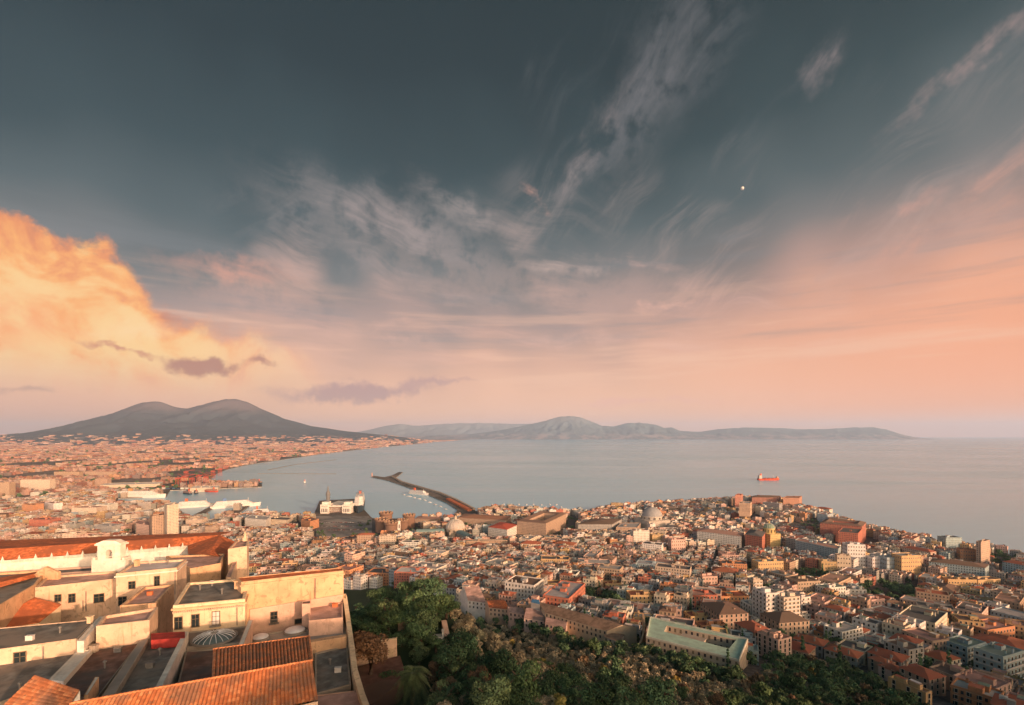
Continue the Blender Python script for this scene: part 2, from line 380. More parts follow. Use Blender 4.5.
M['bark'] = simple('bark', (.10, .07, .05), .95, .3, 3)
M['asphalt'] = simple('asphalt', (.20, .195, .19), .9, .35, .05, stain=(.34, .31, .29))

def tilemat():
    """clay barrel tiles: each tile its own shade, moss and dust in the valleys"""
    m, t, b = mat('clay_barrel_tiles')
    uvn = t.n.new('ShaderNodeUVMap'); uvn.uv_map = 'UV'; u, v, _ = t.sep(uvn.outputs[0])
    cell = t.comb(t.math('FLOOR', u), t.math('FLOOR', v), 0)
    wn = t.n.new('ShaderNodeTexWhiteNoise'); wn.noise_dimensions = '3D'; t.l.new(cell, wn.inputs[0])
    co = t.n.new('ShaderNodeTexCoord').outputs['Object']; n = t.noise(co, .35, 6, .6)
    c = t.ramp(wn.outputs[0], [(0, (.34, .12, .055, 1)), (.35, (.44, .155, .065, 1)), (.7, (.52, .19, .08, 1)), (1, (.58, .27, .13, 1))])
    c = t.mix(t.smooth(n, .42, .62, 0, .75), c, (.22, .13, .09, 1))
    c = t.mix(t.smooth(t.noise(co, 1.7, 5, .7), .58, .66, 0, .7), c, (.13, .10, .07, 1))
    c = t.mix(t.smooth(t.math('FRACT', v), .1, .0, 0, .35), c, (.07, .035, .02, 1))
    t.l.new(c, b.inputs['Base Color']); b.inputs['Roughness'].default_value = .85
    return m
M['tiles'] = tilemat()

def leafmat(name, a, bcol, c3):
    m, t, b = mat(name)
    co = t.n.new('ShaderNodeTexCoord').outputs['Object']
    oi = t.n.new('ShaderNodeObjectInfo').outputs['Random']
    at_ = t.n.new('ShaderNodeAttribute'); at_.attribute_name = 'Col'
    n = t.noise(co, .35, 4, .6)
    c = t.mix(t.smooth(n, .38, .66), a + (1,), bcol + (1,))
    c = t.mix(t.math('MULTIPLY', oi, .55), c, c3 + (1,))
    c = t.mix(1.0, c, t.vmath('SCALE', at_.outputs['Color'], scale=2.4), 'MULTIPLY')
    t.l.new(c, b.inputs['Base Color']); b.inputs['Roughness'].default_value = .75
    return m
LEAF = {'dark': leafmat('dark_green_leaves', (.028, .05, .022), (.05, .075, .03), (.03, .06, .035)),
        'olive': leafmat('olive_leaves', (.15, .14, .09), (.20, .18, .12), (.17, .12, .08)),
        'green': leafmat('green_leaves', (.038, .06, .028), (.065, .085, .038), (.045, .065, .032)),
        'rust': leafmat('rusty_autumn_leaves', (.09, .05, .03), (.13, .07, .04), (.07, .06, .035)),
        'gold': leafmat('yellowing_leaves', (.16, .13, .035), (.22, .17, .05), (.15, .10, .03))}

# ------------------------------------------------------------------ relief
RP = [(0, 212), (60, 205), (90, 191), (120, 175), (160, 157), (220, 136), (312, 112), (400, 96), (500, 78), (620, 58), (750, 42), (900, 30), (1100, 18), (1300, 10), (1600, 5), (6000, 3.5)]
SEA = lambda px, py: at(px, F * H / (py - HY))
COAST = [SEA(*p) for p in [(472, 439.6), (440, 441.6), (415, 444.2), (385, 447), (352, 450.5), (322, 454), (292, 458.5), (264, 462.5), (242, 466), (226, 470), (217, 474), (211, 479), (212, 483.5),
        (262, 484.5), (262, 487.3), (170, 491), (166, 497), (118, 499), (118, 506.5), (168, 505.5), (182, 512), (184, 521), (209, 508), (212, 509.5), (196, 521), (212, 521), (247, 503.5), (251, 505.5), (232, 519), (262, 518),
        (312, 520), (319.5, 501.5), (354, 499.5), (372, 519), (418, 521), (452, 518)]]
MOLO = [SEA(*p) for p in [(455, 518), (458, 510.5), (447, 503.5), (428, 495.3), (404, 486.5), (388, 480.9), (371, 477.3), (374, 476.2), (384, 477.6), (392, 475.8), (399, 472.4), (403, 472.6), (396, 478), (403, 482), (440, 493.5), (456, 500.5), (476, 512)]]
COAST2 = [at(*p) for p in [(498, 1560), (530, 1530), (566, 1500), (585, 1480), (605, 1560), (650, 1660), (700, 1730), (760, 1740), (800, 1600), (832, 1400), (875, 1215), (950, 1055), (990, 1000), (1030, 960), (1100, 930), (1250, 980), (1500, 1150)]]
LAND = COAST + MOLO[1:] + COAST2 + [(4000, 500), (4000, -2500), (-4000, -2500), (-30000, 2000), (-45000, 20000), (-30000, 40000), (-6000, 34000)]
LP = np.array(LAND)
def inland(x, y):
    """(inside?, distance to the coast)"""
    a = LP; b = np.roll(LP, -1, axis=0)
    c = ((a[:, 1] > y) != (b[:, 1] > y)); xs = a[:, 0] + (y - a[:, 1]) / np.where(b[:, 1] == a[:, 1], 1e-9, b[:, 1] - a[:, 1]) * (b[:, 0] - a[:, 0])
    ins = (np.count_nonzero(c & (x < xs)) % 2) == 1
    ab = b - a; ap = np.array([x, y]) - a
    tt = np.clip((ap * ab).sum(1) / np.maximum((ab ** 2).sum(1), 1e-9), 0, 1)
    d = np.sqrt(((ap - ab * tt[:, None]) ** 2).sum(1)).min()
    return ins, float(d)
def sstep(x, a, b):
    t = min(1, max(0, (x - a) / (b - a))); return t * t * (3 - 2 * t)
RX = [p[0] for p in RP]; RZ = [p[1] for p in RP]
def T0(x, y):
    r = math.hypot(x, y); z = float(np.interp(r, RX, RZ))
    azd = math.degrees(math.atan2(x, y))
    side = sstep(azd, 50, 88) * (1 - sstep(azd, 165, 200))
    z += side * max(0, (190 if r < 450 else 190 - (r - 450) * 0.10) - z) * 1.0 * (1 - sstep(r, 1100, 1700))
    hx, hy = at(772, 1400); z += 40 * math.exp(-(((x - hx) / 190) ** 2 + ((y - hy) / 190) ** 2))
    z += 27 * math.exp(-(((x + 31) / 31) ** 2 + ((y - 150) / 27) ** 2))
    z += 2.5 * mnoise.noise(Vector((x / 60, y / 60, 0))) * sstep(r, 100, 250) * (1 - sstep(r, 700, 1200))
    return z
def T(x, y):
    ins, d = inland(x, y)
    if not ins: return 0.0
    return 3.0 + max(0.0, T0(x, y) - 3.0) * sstep(d, 0, 120)
def ground(px, py, y0=55.0):
    """where the ray through a pixel meets the ground"""
    sx, sz = (px - CX) / F, (py - HY) / F
    y = y0; prev = y0
    while y < 16000:
        if H - sz * y <= T(sx * y, y):
            lo, hi = prev, y
            for _ in range(12):
                mid = (lo + hi) / 2
                if H - sz * mid <= T(sx * mid, mid): hi = mid
                else: lo = mid
            return (sx * hi, hi, T(sx * hi, hi))
        prev = y; y *= 1.02
    return (sx * y, y, 3)

def hillmat():
    m, t, b = mat('hill_earth_and_streets')
    geo = t.n.new('ShaderNodeNewGeometry').outputs['Position']
    n = t.noise(geo, .02, 8, .65); n2 = t.noise(geo, .35, 6, .6)
    at_ = t.n.new('ShaderNodeAttribute'); at_.attribute_name = 'Col'
    c = t.mix(t.smooth(n, .35, .65), (.028, .05, .022, 1), (.045, .07, .03, 1))
    c = t.mix(t.smooth(n2, .55, .8, 0, .7), c, (.065, .075, .04, 1))
    city = t.mix(t.smooth(n2, .4, .7), (.085, .08, .08, 1), (.18, .165, .155, 1))
    sx, _, _ = t.sep(at_.outputs['Color'])
    t.l.new(t.mix(sx, c, city), b.inputs['Base Color']); b.inputs['Roughness'].default_value = .95
    return m
FOREST = [(300, 596), (345, 590), (400, 588), (432, 597), (470, 607), (520, 618), (560, 634), (600, 647), (645, 650), (700, 668), (745, 682), (800, 664), (835, 668), (870, 682), (915, 708), (960, 745), (1100, 800)]
FX = [p[0] for p in FOREST]; FY = [p[1] for p in FOREST]
def in_forest(x, y, z=None):
    if y < 20: return True
    z = T(x, y) if z is None else z
    px, py = proj(x, y, z); return py > np.interp(px, FX, FY)

def build_hill():
    nr, na = 210, 260
    rs = np.geomspace(20, 1900, nr); rs[0] = 1
    V = []; C = []
    for i, r in enumerate(rs):
        for j in range(na):
            a = R(-75 + 265 * j / (na - 1)); x, y = r * math.sin(a), r * math.cos(a)
            ins, d = inland(x, y); tz = T0(x, y) - 3
            z = 3 + tz * sstep(d, 0, 120) if ins else -20
            if ins and (z < 3.6): z = -20 if d < 25 else 2.0
            V.append((x, y, z)); C.append(0 if (y > 20 and in_forest(x, y, z)) or y <= 20 else 1)
    Fc = [(i * na + j, i * na + j + 1, (i + 1) * na + j + 1, (i + 1) * na + j) for i in range(nr - 1) for j in range(na - 1)]
    me = bpy.data.meshes.new('hillside_ground'); me.from_pydata(V, [], [f[::-1] for f in Fc])
    ca = me.color_attributes.new('Col', 'FLOAT_COLOR', 'POINT')
    ca.data.foreach_set('color', np.repeat(np.array(C, dtype=np.float32)[:, None], 4, axis=1).ravel())
    me.polygons.foreach_set('use_smooth', np.ones(len(me.polygons), dtype=bool))
    me.materials.append(hillmat()); o = bpy.data.objects.new('hillside_ground', me); COL.objects.link(o); tag(o, kind='structure')
build_hill()

def plainmat():
    m, t, b = mat('plain_streets_and_fields')
    geo = t.n.new('ShaderNodeNewGeometry').outputs['Position']
    n = t.noise(geo, .004, 8, .65); n2 = t.noise(geo, .0012, 5, .6); n3 = t.noise(geo, .03, 4, .6)
    c = t.mix(t.smooth(n, .4, .6), (.08, .075, .06, 1), (.19, .16, .14, 1))
    c = t.mix(t.smooth(n2, .5, .66, 0, .8), c, (.04, .055, .035, 1))
    c = t.mix(t.smooth(n3, .45, .7, 0, .5), c, (.20, .16, .14, 1))
    t.l.new(c, b.inputs['Base Color']); b.inputs['Roughness'].default_value = .95
    return m
def build_plain():
    mb = MB(); from mathutils.geometry import tessellate_polygon
    vs = [Vector((p[0], p[1], 3.0)) for p in LAND]
    for tri in tessellate_polygon([vs]):
        a, b, c = [vs[i] for i in tri]
        if (b - a).cross(c - a).z < 0: b, c = c, b
        mb.face([a, b, c])
    n = len(LAND); P = LAND if area(LAND) > 0 else LAND[::-1]
    for i in range(n): mb.wall(P[i], P[(i + 1) % n], -6, 3.0, (.3, .3, .3), False, 1)
    tag(mb.build('coastal_plain_ground', [plainmat(), M['concrete']]), kind='structure')
build_plain()

def watermat():
    m, t, b = mat('sea_water')
    geo = t.n.new('ShaderNodeNewGeometry').outputs['Position']; x, y, z = t.sep(geo)
    lanes = t.noise(t.comb(t.math('MULTIPLY', x, .00035), t.math('MULTIPLY', y, .0011), 0), 1.0, 7, .62, .6)
    chop = t.noise(t.comb(t.math('MULTIPLY', x, .020), t.math('MULTIPLY', y, .026), 0), 1.0, 6, .65, .3)
    t.l.new(t.mix(t.smooth(lanes, .35, .65), (.19, .49, .69, 1), (.30, .56, .73, 1)), b.inputs['Base Color'])
    t.l.new(t.smooth(lanes, .36, .64, .16, .26), b.inputs['Roughness'])
    b.inputs['IOR'].default_value = 1.34; b.inputs['Specular IOR Level'].default_value = 0.28
    bp = t.n.new('ShaderNodeBump'); bp.inputs['Strength'].default_value = .25; bp.inputs['Distance'].default_value = 2.0
    t.l.new(t.math('ADD', chop, t.math('MULTIPLY', lanes, 3.0)), bp.inputs['Height']); t.l.new(bp.outputs[0], b.inputs['Normal'])
    return m
mb = MB(); mb.face([(-60000, -3000, 0), (80000, -3000, 0), (80000, 52000, 0), (-60000, 52000, 0)])
tag(mb.build('sea_water', watermat()), kind='structure')

# mountains: height fields with gullies, each at its real distance
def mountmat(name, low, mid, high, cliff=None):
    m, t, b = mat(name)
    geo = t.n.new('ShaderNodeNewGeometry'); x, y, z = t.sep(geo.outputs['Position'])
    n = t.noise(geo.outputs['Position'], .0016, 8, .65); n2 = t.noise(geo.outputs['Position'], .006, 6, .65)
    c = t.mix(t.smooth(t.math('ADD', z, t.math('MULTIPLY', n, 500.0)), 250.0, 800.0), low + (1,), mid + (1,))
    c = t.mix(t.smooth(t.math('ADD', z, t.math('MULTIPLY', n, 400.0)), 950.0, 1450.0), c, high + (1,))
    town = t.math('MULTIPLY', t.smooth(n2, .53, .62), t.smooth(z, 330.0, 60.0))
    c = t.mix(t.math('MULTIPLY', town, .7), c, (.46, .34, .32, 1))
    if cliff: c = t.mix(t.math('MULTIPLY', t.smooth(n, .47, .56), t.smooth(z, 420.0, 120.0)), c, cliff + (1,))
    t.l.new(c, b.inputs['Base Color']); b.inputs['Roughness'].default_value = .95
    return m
HF = {}
def lookup(name, x, y):
    A, x0, x1, y0, y1 = HF[name]; u = (x - x0) / (x1 - x0) * (A.shape[1] - 1); v = (y - y0) / (y1 - y0) * (A.shape[0] - 1)
    if not (0 <= u < A.shape[1] - 1 and 0 <= v < A.shape[0] - 1): return 0
    i, j = int(u), int(v); a, b = u - i, v - j
    return A[j, i] * (1 - a) * (1 - b) + A[j, i + 1] * a * (1 - b) + A[j + 1, i] * (1 - a) * b + A[j + 1, i + 1] * a * b
def heightfield(name, Y0, D, prof, mt, px0, px1, rough=1.0, nx=240, ny=60, seed=0, foot=0.0, crest=0.5):
    """prof: skyline pixels at depth Y0 (the crest); the mass spreads D in front and behind"""
    xs = [p[0] for p in prof]; ys = [p[1] for p in prof]; V = []
    for j in range(ny):
        v = j / (ny - 1); y = Y0 + (v - crest) * 2 * D
        for i in range(nx):
            px = px0 + (px1 - px0) * i / (nx - 1); x = (px - CX) / F * Y0
            top = H + (HY - np.interp(px, xs, ys)) / F * Y0
            q = Vector((x / (D * .45), y / (D * .45), seed))
            g = 1 - abs(mnoise.fractal(q * 1.6, 0.8, 2.1, 7)) * 1.7
            dd = abs(v - crest) / max(crest if v < crest else 1 - crest, .01)
            s_ = max(0, 1 - dd); fall = s_ ** 1.35 * (1 - .30 * rough * (1 - g) * (math.sin(math.pi * min(1, s_)) * 1.6 + .12))
            if s_ > .92: fall = fall * (1) 
            V.append((x, y, foot + max(0, top - foot) * fall - (25 if s_ <= 0 or top <= foot else 0)))
    Fc = [(j * nx + i, j * nx + i + 1, (j + 1) * nx + i + 1, (j + 1) * nx + i) for j in range(ny - 1) for i in range(nx - 1)]
    HF[name] = (np.array([q[2] for q in V]).reshape(ny, nx), V[0][0], V[nx - 1][0], V[0][1], V[-1][1])
    me = bpy.data.meshes.new(name); me.from_pydata(V, [], Fc); me.materials.append(mt)
    me.polygons.foreach_set('use_smooth', np.ones(len(me.polygons), dtype=bool))
    o = bpy.data.objects.new(name, me); COL.objects.link(o); return tag(o, kind='structure')
vm = mountmat('volcano_slopes', (.03, .055, .07), (.045, .066, .09), (.11, .10, .12))
heightfield('volcano_hill', 15200, 5200, [(-200, 437), (-60, 437), (0, 436), (40, 431.5), (80, 424.5), (110, 413.5), (130, 406), (143, 402.3), (152, 401), (163, 402), (176, 406.2), (187, 408.2), (200, 405), (214, 400.8), (226, 399), (236, 398.8), (247, 401.5), (262, 409), (285, 418.5), (310, 425.5), (345, 431), (380, 434.5), (410, 438), (425, 443.5), (460, 446)],
            vm, -200, 460, .6, 300, 90, 1.0, 3.0, .45)
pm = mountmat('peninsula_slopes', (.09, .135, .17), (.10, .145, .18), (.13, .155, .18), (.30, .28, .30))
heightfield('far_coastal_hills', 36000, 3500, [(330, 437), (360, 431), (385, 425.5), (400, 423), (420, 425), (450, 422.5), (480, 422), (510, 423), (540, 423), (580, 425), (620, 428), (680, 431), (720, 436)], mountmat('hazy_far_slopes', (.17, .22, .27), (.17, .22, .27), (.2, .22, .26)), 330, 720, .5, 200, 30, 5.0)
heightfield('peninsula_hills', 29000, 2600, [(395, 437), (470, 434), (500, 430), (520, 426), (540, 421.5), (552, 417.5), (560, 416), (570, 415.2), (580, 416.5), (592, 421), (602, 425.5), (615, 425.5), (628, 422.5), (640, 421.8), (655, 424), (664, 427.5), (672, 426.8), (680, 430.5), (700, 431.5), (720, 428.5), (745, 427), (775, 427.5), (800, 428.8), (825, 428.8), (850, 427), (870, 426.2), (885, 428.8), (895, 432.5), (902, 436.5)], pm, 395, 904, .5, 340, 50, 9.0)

# the fortress terrace the viewer stands beside: it shades the slope below
mb = MB(); FORT = [(6, -6), (70, -14), (150, 6), (215, -30), (240, -110), (120, -160), (10, -120)]
mb.prism([(6, -6), (49, -10), (49, -100), (10, -120)], 150, 217.5, (.4, .33, .25), False); mb.prism([(49.5, -9), (150, -3), (230, -34), (240, -110), (50, -130)], 150, 231.5, (.4, .33, .25), False)
tag(mb.build('fortress_terrace_ground', M['stone']), kind='structure')

# ------------------------------------------------------------------ monastery in the foreground
BASE = 176.0
def flatpoly(mb, poly, z, col=(.5, .5, .5)):
    from mathutils.geometry import tessellate_polygon
    vs = [Vector((p[0], p[1], z)) for p in poly]
    for tri in tessellate_polygon([vs]):
        a, b, c = [vs[i] for i in tri]
        if (b - a).cross(c - a).z < 0: b, c = c, b
        mb.face([a, b, c], col)
def block(name, label, cat, pix, h, wall, roof, base=BASE, par=0.45, drop=0.55, group=None, cornice=None, roofname='roof'):
    """flat-roofed building from the pixels of its roof edge and the drop h from eye level to it"""
    P = [pt(px, py, h) for px, py in pix]; poly = [(p[0], p[1]) for p in P]
    if area(poly) < 0: poly = poly[::-1]
    z = H - h; cx = sum(p[0] for p in poly) / len(poly); cy = sum(p[1] for p in poly) / len(poly)
    root = empty(name, (cx, cy, base), label, cat, group)
    mb = MB(); inn = inset(poly, par); n = len(poly)
    for i in range(n): mb.wall(poly[i], poly[(i + 1) % n], base, z, (.5, .5, .5), False)
    for i in range(n):
        a, b, c, d = poly[i], poly[(i + 1) % n], inn[(i + 1) % n], inn[i]
        mb.face([(*a, z), (*b, z), (*c, z), (*d, z)])
        mb.face([(*d, z), (*c, z), (*c, z - drop), (*d, z - drop)])
    child(mb, 'wall', wall, root)
    mb = MB(); flatpoly(mb, inset(poly, par * .9), z - drop * .96); child(mb, roofname, roof, root)
    if cornice:
        mb = MB(); o1 = inset(poly, -0.28)
        for i in range(n):
            a, b, c, d = o1[i], o1[(i + 1) % n], poly[(i + 1) % n], poly[i]
            for zz, w_ in ((z - .95, 1), (z - .62, -1)):
                q = [(*a, zz), (*b, zz), (*c, zz), (*d, zz)]; mb.face(q if w_ < 0 else q[::-1])
            mb.face([(*a, z - .95), (*b, z - .95), (*b, z - .62), (*a, z - .62)])
        child(mb, 'cornice', cornice, root)
    return root, poly, z
def on_wall(A, B, px, py):
    """point of the vertical plane A-B seen at a pixel"""
    k = (px - CX) / F; dx, dy = B[0] - A[0], B[1] - A[1]
    t = (A[0] - k * A[1]) / (k * dy - dx); x, y = A[0] + t * dx, A[1] + t * dy
    return Vector((x, y, H - (py - HY) / F * y))
def window(root, A, B, px, py, w, h, kind='window', balcony=False, bars=True, fm='frame', shut=False):
    if A[0] > B[0]: A, B = B, A
    c = on_wall(A, B, px, py); u = Vector((B[0] - A[0], B[1] - A[1], 0)).normalized(); n = Vector((u.y, -u.x, 0))
    if n.y > 0: n = -n
    z = Vector((0, 0, 1))
    def slab(mb, x0, x1, z0, z1, d0, d1):
        q = lambda a, b, d: c + u * a + z * b + n * d
        for f in ([(x0, z0, d1), (x1, z0, d1), (x1, z1, d1), (x0, z1, d1)], [(x0, z0, d0), (x0, z0, d1), (x0, z1, d1), (x0, z1, d0)],
                  [(x1, z0, d1), (x1, z0, d0), (x1, z1, d0), (x1, z1, d1)], [(x0, z1, d1), (x1, z1, d1), (x1, z1, d0), (x0, z1, d0)], [(x0, z0, d0), (x1, z0, d0), (x1, z0, d1), (x0, z0, d1)]):
            mb.face([q(*p) for p in f])
    m = MB(); slab(m, -w / 2, w / 2, -h / 2, h / 2, 0, .04); o = child(m, kind, M['glass'] if not shut else M['whitepaint'], root)
    m = MB(); e = .13
    slab(m, -w / 2 - e, -w / 2, -h / 2 - e, h / 2 + e, 0, .12); slab(m, w / 2, w / 2 + e, -h / 2 - e, h / 2 + e, 0, .12)
    slab(m, -w / 2, w / 2, h / 2, h / 2 + e, 0, .12); slab(m, -w / 2 - .1, w / 2 + .1, -h / 2 - e, -h / 2, 0, .25)
    if bars: slab(m, -.04, .04, -h / 2, h / 2, .04, .09); slab(m, -w / 2, w / 2, h * .12, h * .12 + .07, .04, .09)
    m.v = [tuple(Vector(v) - Vector(root.location)) for v in m.v]
    f = m.build('frame', M[fm], o)
    if balcony:
        m = MB(); slab(m, -w * .8, w * .8, -h / 2 - .25, -h / 2 - .1, .1, .9)
        for k in range(9): a = -w * .8 + 1.6 * w * k / 8; slab(m, a - .025, a + .025, -h / 2 - .1, -h / 2 + .85, .82, .87)
        slab(m, -w * .8, w * .8, -h / 2 + .85, -h / 2 + .92, .82, .88)
        child(m, 'balcony', M['metal'], root)
def pipe(root, A, B, px, py0, py1, r=.09):
    a, b = on_wall(A, B, px, py0), on_wall(A, B, px, py1); k = Vector((0, -.16, 0))
    m = MB(); m.tube([a + k, b + k], r, 6); child(m, 'drainpipe', M['metal'], root)
def e_(P, i, j): return P[i], P[j]
W2 = lambda px, py, h: pt(px, py, h)[:2]

# far cloister wing with its long terracotta roof
root = empty('cloister_wing', pt(100, 555, 45), 'long far monastery wing under a dull terracotta roof behind the bell gable', 'monastery wing')
mb = MB()
rl, rr = pt(-25, 550.6, 40), pt(220, 535, 40); el_, er = pt(-25, 563, 42.5), pt(187, 545.5, 42.5)
bl_, br_ = pt(-25, 541.5, 42.8), pt(234, 531.5, 42.8)
mb.face([el_, er, rr, rl]); mb.face([rl, rr, br_, bl_]); child(mb, 'roof', M['terracotta'], root)
mb = MB(); mb.face([(el_[0], el_[1] + .6, BASE), (er[0], er[1] + .6, BASE), (er[0], er[1] + .6, er[2] - .05), (el_[0], el_[1] + .6, el_[2] - .05)]); child(mb, 'wall', M['white'], root)
root = empty('cloister_wing', pt(210, 550, 45), 'short monastery wing with sunlit orange roof slope at the outer corner', 'monastery wing')
mb = MB(); a, b = pt(220, 534.8, 39.9), pt(209, 554.5, 39.9); c, d = pt(226, 558, 42.5), pt(236, 542, 42.5); e, f = pt(187.5, 545.6, 42.4), pt(188, 554, 42.4)
mb.face([b, c, d, a]); mb.face([f, b, a, e]); mb.face([a, d, (d[0] - 9, d[1] + 8, d[2])]); child(mb, 'roof', M['terracotta'], root)
mb = MB(); mb.wall(f[:2], (b[0], b[1] + .4), BASE, f[2] - .1, (.5, .5, .5), False); mb.wall((b[0], b[1] + .4), c[:2], BASE, c[2] - .1, (.5, .5, .5), False); mb.wall(c[:2], d[:2], BASE, d[2] - .1, (.5, .5, .5), False)
mb.face([f, c, b]); child(mb, 'wall', M['yellow'], root)
# white balustraded parapet in front of it
a, b = Vector(pt(-25, 565.5, 43.3)), Vector(pt(188, 548.6, 43.3))
root = empty('parapet_wall', tuple(a.lerp(b, .5)), 'white balustraded parapet with small finials running below the long terracotta roof', 'parapet')
mb = MB(); u = (b - a).normalized(); nrm = Vector((u.y, -u.x, 0)) * .3
mb.prism([(p.x, p.y) for p in (a + nrm, b + nrm, b - nrm, a - nrm)], BASE, a.z, (.5, .5, .5)); child(mb, 'wall', M['white'], root)
mb = MB()
n = 150
for k in range(n):
    p = a.lerp(b, (k + .5) / n); mb.box((p.x, p.y, p.z), (.28, .28, .75), 0)
p, q = a + Vector((0, 0, .75)), b + Vector((0, 0, .75)); mb.prism([(v.x, v.y) for v in (p + nrm * .8, q + nrm * .8, q - nrm * .8, p - nrm * .8)], p.z, p.z + .16, (.5, .5, .5)); child(mb, 'balustrade', M['white'], root)
for k in range(14):
    p = a.lerp(b, (k + .6) / 14); mb = MB(); mb.box((p.x, p.y, p.z), (.6, .6, 1.2), 0); mb.rev((p.x, p.y, p.z + 1.2), [(.25, 0), (.36, .3), (.12, .6), (.16, .8), (0, 1.2)], 8); child(mb, 'finial', M['white'], root)
# end bastion wall
root, P, z = block('boundary_wall', 'tall pale outer wall block closing the monastery corner beside the orange roof', 'wall', [(228, 549), (247, 546), (249, 538.5), (237, 540)], 37, M['cream'], M['pinkroof'])
mb = MB(); p = pt(245, 541, 36.9); mb.box((p[0], p[1], p[2]), (1.1, 1.1, 1.2), 0); mb.rev((p[0], p[1], p[2] + 1.2), [(.5, 0), (.3, 1.8), (0, 2.2)], 6); child(mb, 'pinnacle', M['cream'], root)
root, P, z = block('boundary_wall', 'low sloping stone buttress wall in front of the pale outer corner block', 'wall', [(226, 577), (231, 577), (240, 553), (237, 553)], 41.5, M['cream'], M['pinkroof'], par=.2, drop=.1)
root, P, z = block('terrace_house', 'low monastery building with lilac terrace and orange lit parapet below the corner roof', 'house', [(190, 568.5), (221, 563), (224.5, 553.5), (166, 556)], 41, M['yellow'], M['pinkroof'])
root, P, z = block('shaded_terrace_house', 'dark low roof strip between white parapet and yellow walls', 'house', [(-20, 579), (95, 570.5), (95, 566), (-20, 573)], 44.8, M['pinkwall'], M['bitumen'])

# bell gable
c = pt(108, 571, 37); root = empty('bell_gable', c, 'pale stone bell gable with one small bell opening standing over the yellow houses', 'bell gable')
k = c[1] / F; mb = MB(); zb = H - 37; x0 = c[0]
def gx(px): return (px - CX) * k
zt = lambda py: H - (py - HY) * k
Y0, Y1 = c[1], c[1] + 2.2
def slabY(mb, xa, xb, za, zb_, y0=Y0, y1=Y1):
    mb.prism([(xa, y0), (xb, y0), (xb, y1), (xa, y1)], za, zb_, (.5, .5, .5))
slabY(mb, gx(91.5), gx(125.5), BASE, zt(560)); slabY(mb, gx(92.5), gx(95), zt(560), zt(557.5)); slabY(mb, gx(122), gx(124.5), zt(560), zt(557.5))
slabY(mb, gx(97), gx(105.2), zt(560), zt(545.5), Y0 + .15, Y1 - .15); slabY(mb, gx(111.8), gx(120), zt(560), zt(545.5), Y0 + .15, Y1 - .15)
slabY(mb, gx(105.2), gx(111.8), zt(560), zt(558.5), Y0 + .15, Y1 - .15)
for s_ in range(8):                                   # arch head made of steps round the opening
    a0 = math.pi * s_ / 8; a1 = math.pi * (s_ + 1) / 8; xm = gx(108.5); rr_ = 3.3 * k
    xa, xb = xm - rr_ * math.cos(a0), xm - rr_ * math.cos(a1); zz = zt(552.5) + rr_ * .9 * min(math.sin(a0), math.sin(a1))
    slabY(mb, xa, xb, zz, zt(545.5), Y0 + .15, Y1 - .15)
child(mb, 'wall', M['white'], root)
mb = MB(); slabY(mb, gx(95.4), gx(121.6), zt(545.5), zt(544), Y0 - .35, Y1 + .35); slabY(mb, gx(96.4), gx(120.6), zt(544), zt(543), Y0 - .15, Y1 + .15)
mb.face([(gx(97.5), Y0, zt(543)), (gx(119.5), Y0, zt(543)), (gx(114), Y0, zt(540.6)), (gx(103), Y0, zt(540.6))]); mb.face([(gx(103), Y0, zt(540.6)), (gx(114), Y0, zt(540.6)), (gx(114), Y1, zt(540.6)), (gx(103), Y1, zt(540.6))])
mb.face([(gx(119.5), Y0, zt(543)), (gx(119.5), Y1, zt(543)), (gx(114), Y1, zt(540.6)), (gx(114), Y0, zt(540.6))]); child(mb, 'cornice', M['white'], root)
mb = MB(); mb.rev((gx(108.5), Y0 + 1.1, zt(556.5)), [(.55, 0), (.42, .35), (.34, .8), (.2, 1.0), (0, 1.05)], 12); child(mb, 'bell', M['metal'], root)

# houses of the upper court
root, P, z = block('monastery_house', 'largest cream monastery house with flat lilac roof and open side wall', 'house', [(116, 573.5), (177, 567.5), (186.5, 559), (136, 561.5)], 34, M['cream'], M['greyroof'], cornice=M['white'])
A, B = W2(116, 573.5, 34), W2(177, 567.5, 34)
window(root, A, B, 132, 585, 1.25, 1.7); window(root, A, B, 157, 581, 1.0, 2.4, 'door'); window(root, A, B, 122.5, 601, 1.5, 2.0)
A2, B2 = W2(177, 567.5, 34), W2(186.5, 559, 34); window(root, A2, B2, 181, 577, .8, .8, bars=False); window(root, A2, B2, 183, 584, .8, .8, bars=False); pipe(root, A, B, 175.5, 570, 594)
root, P, z = block('monastery_house', 'long yellow monastery house front with four small square windows', 'house', [(35, 587.5), (86, 582), (116, 578.5), (116, 571), (47, 576)], 37, M['cream'], M['pinkroof'])
A, B = W2(35, 587.5, 37), W2(86, 582, 37); A3, B3 = B, W2(116, 578.5, 37)
for px, py, w, h in ((58, 598, 1.1, 1.6), (72, 598, 1.2, 2.0)): window(root, A, B, px, py, w, h)
window(root, A3, B3, 99, 598, 1.9, 2.0); pipe(root, A, B, 86.5, 591, 611); pipe(root, A, B, 83.5, 600, 611)
root, P, z = block('monastery_house', 'monastery house with dark panelled roof and long yellow flank at the left picture edge', 'house', [(-30, 622), (36, 584), (47, 570), (-30, 574)], 36.4, M['yellow'], M['bitumen'])
mb = MB(); a, b, c_, d = pt(-30, 590, 35.6), pt(34, 574, 35.6), pt(36, 577, 36.3), pt(-30, 596, 36.3); mb.face([d, c_, b, a]); mb.face([a, b, pt(38, 571.5, 36.3), pt(-30, 582, 36.3)]); child(mb, 'roof_ridge', M['terracotta'], root)
root = empty('gable_wall', pt(46, 575, 36), 'small pointed yellow gable rising between dark roof and long yellow house', 'gable')
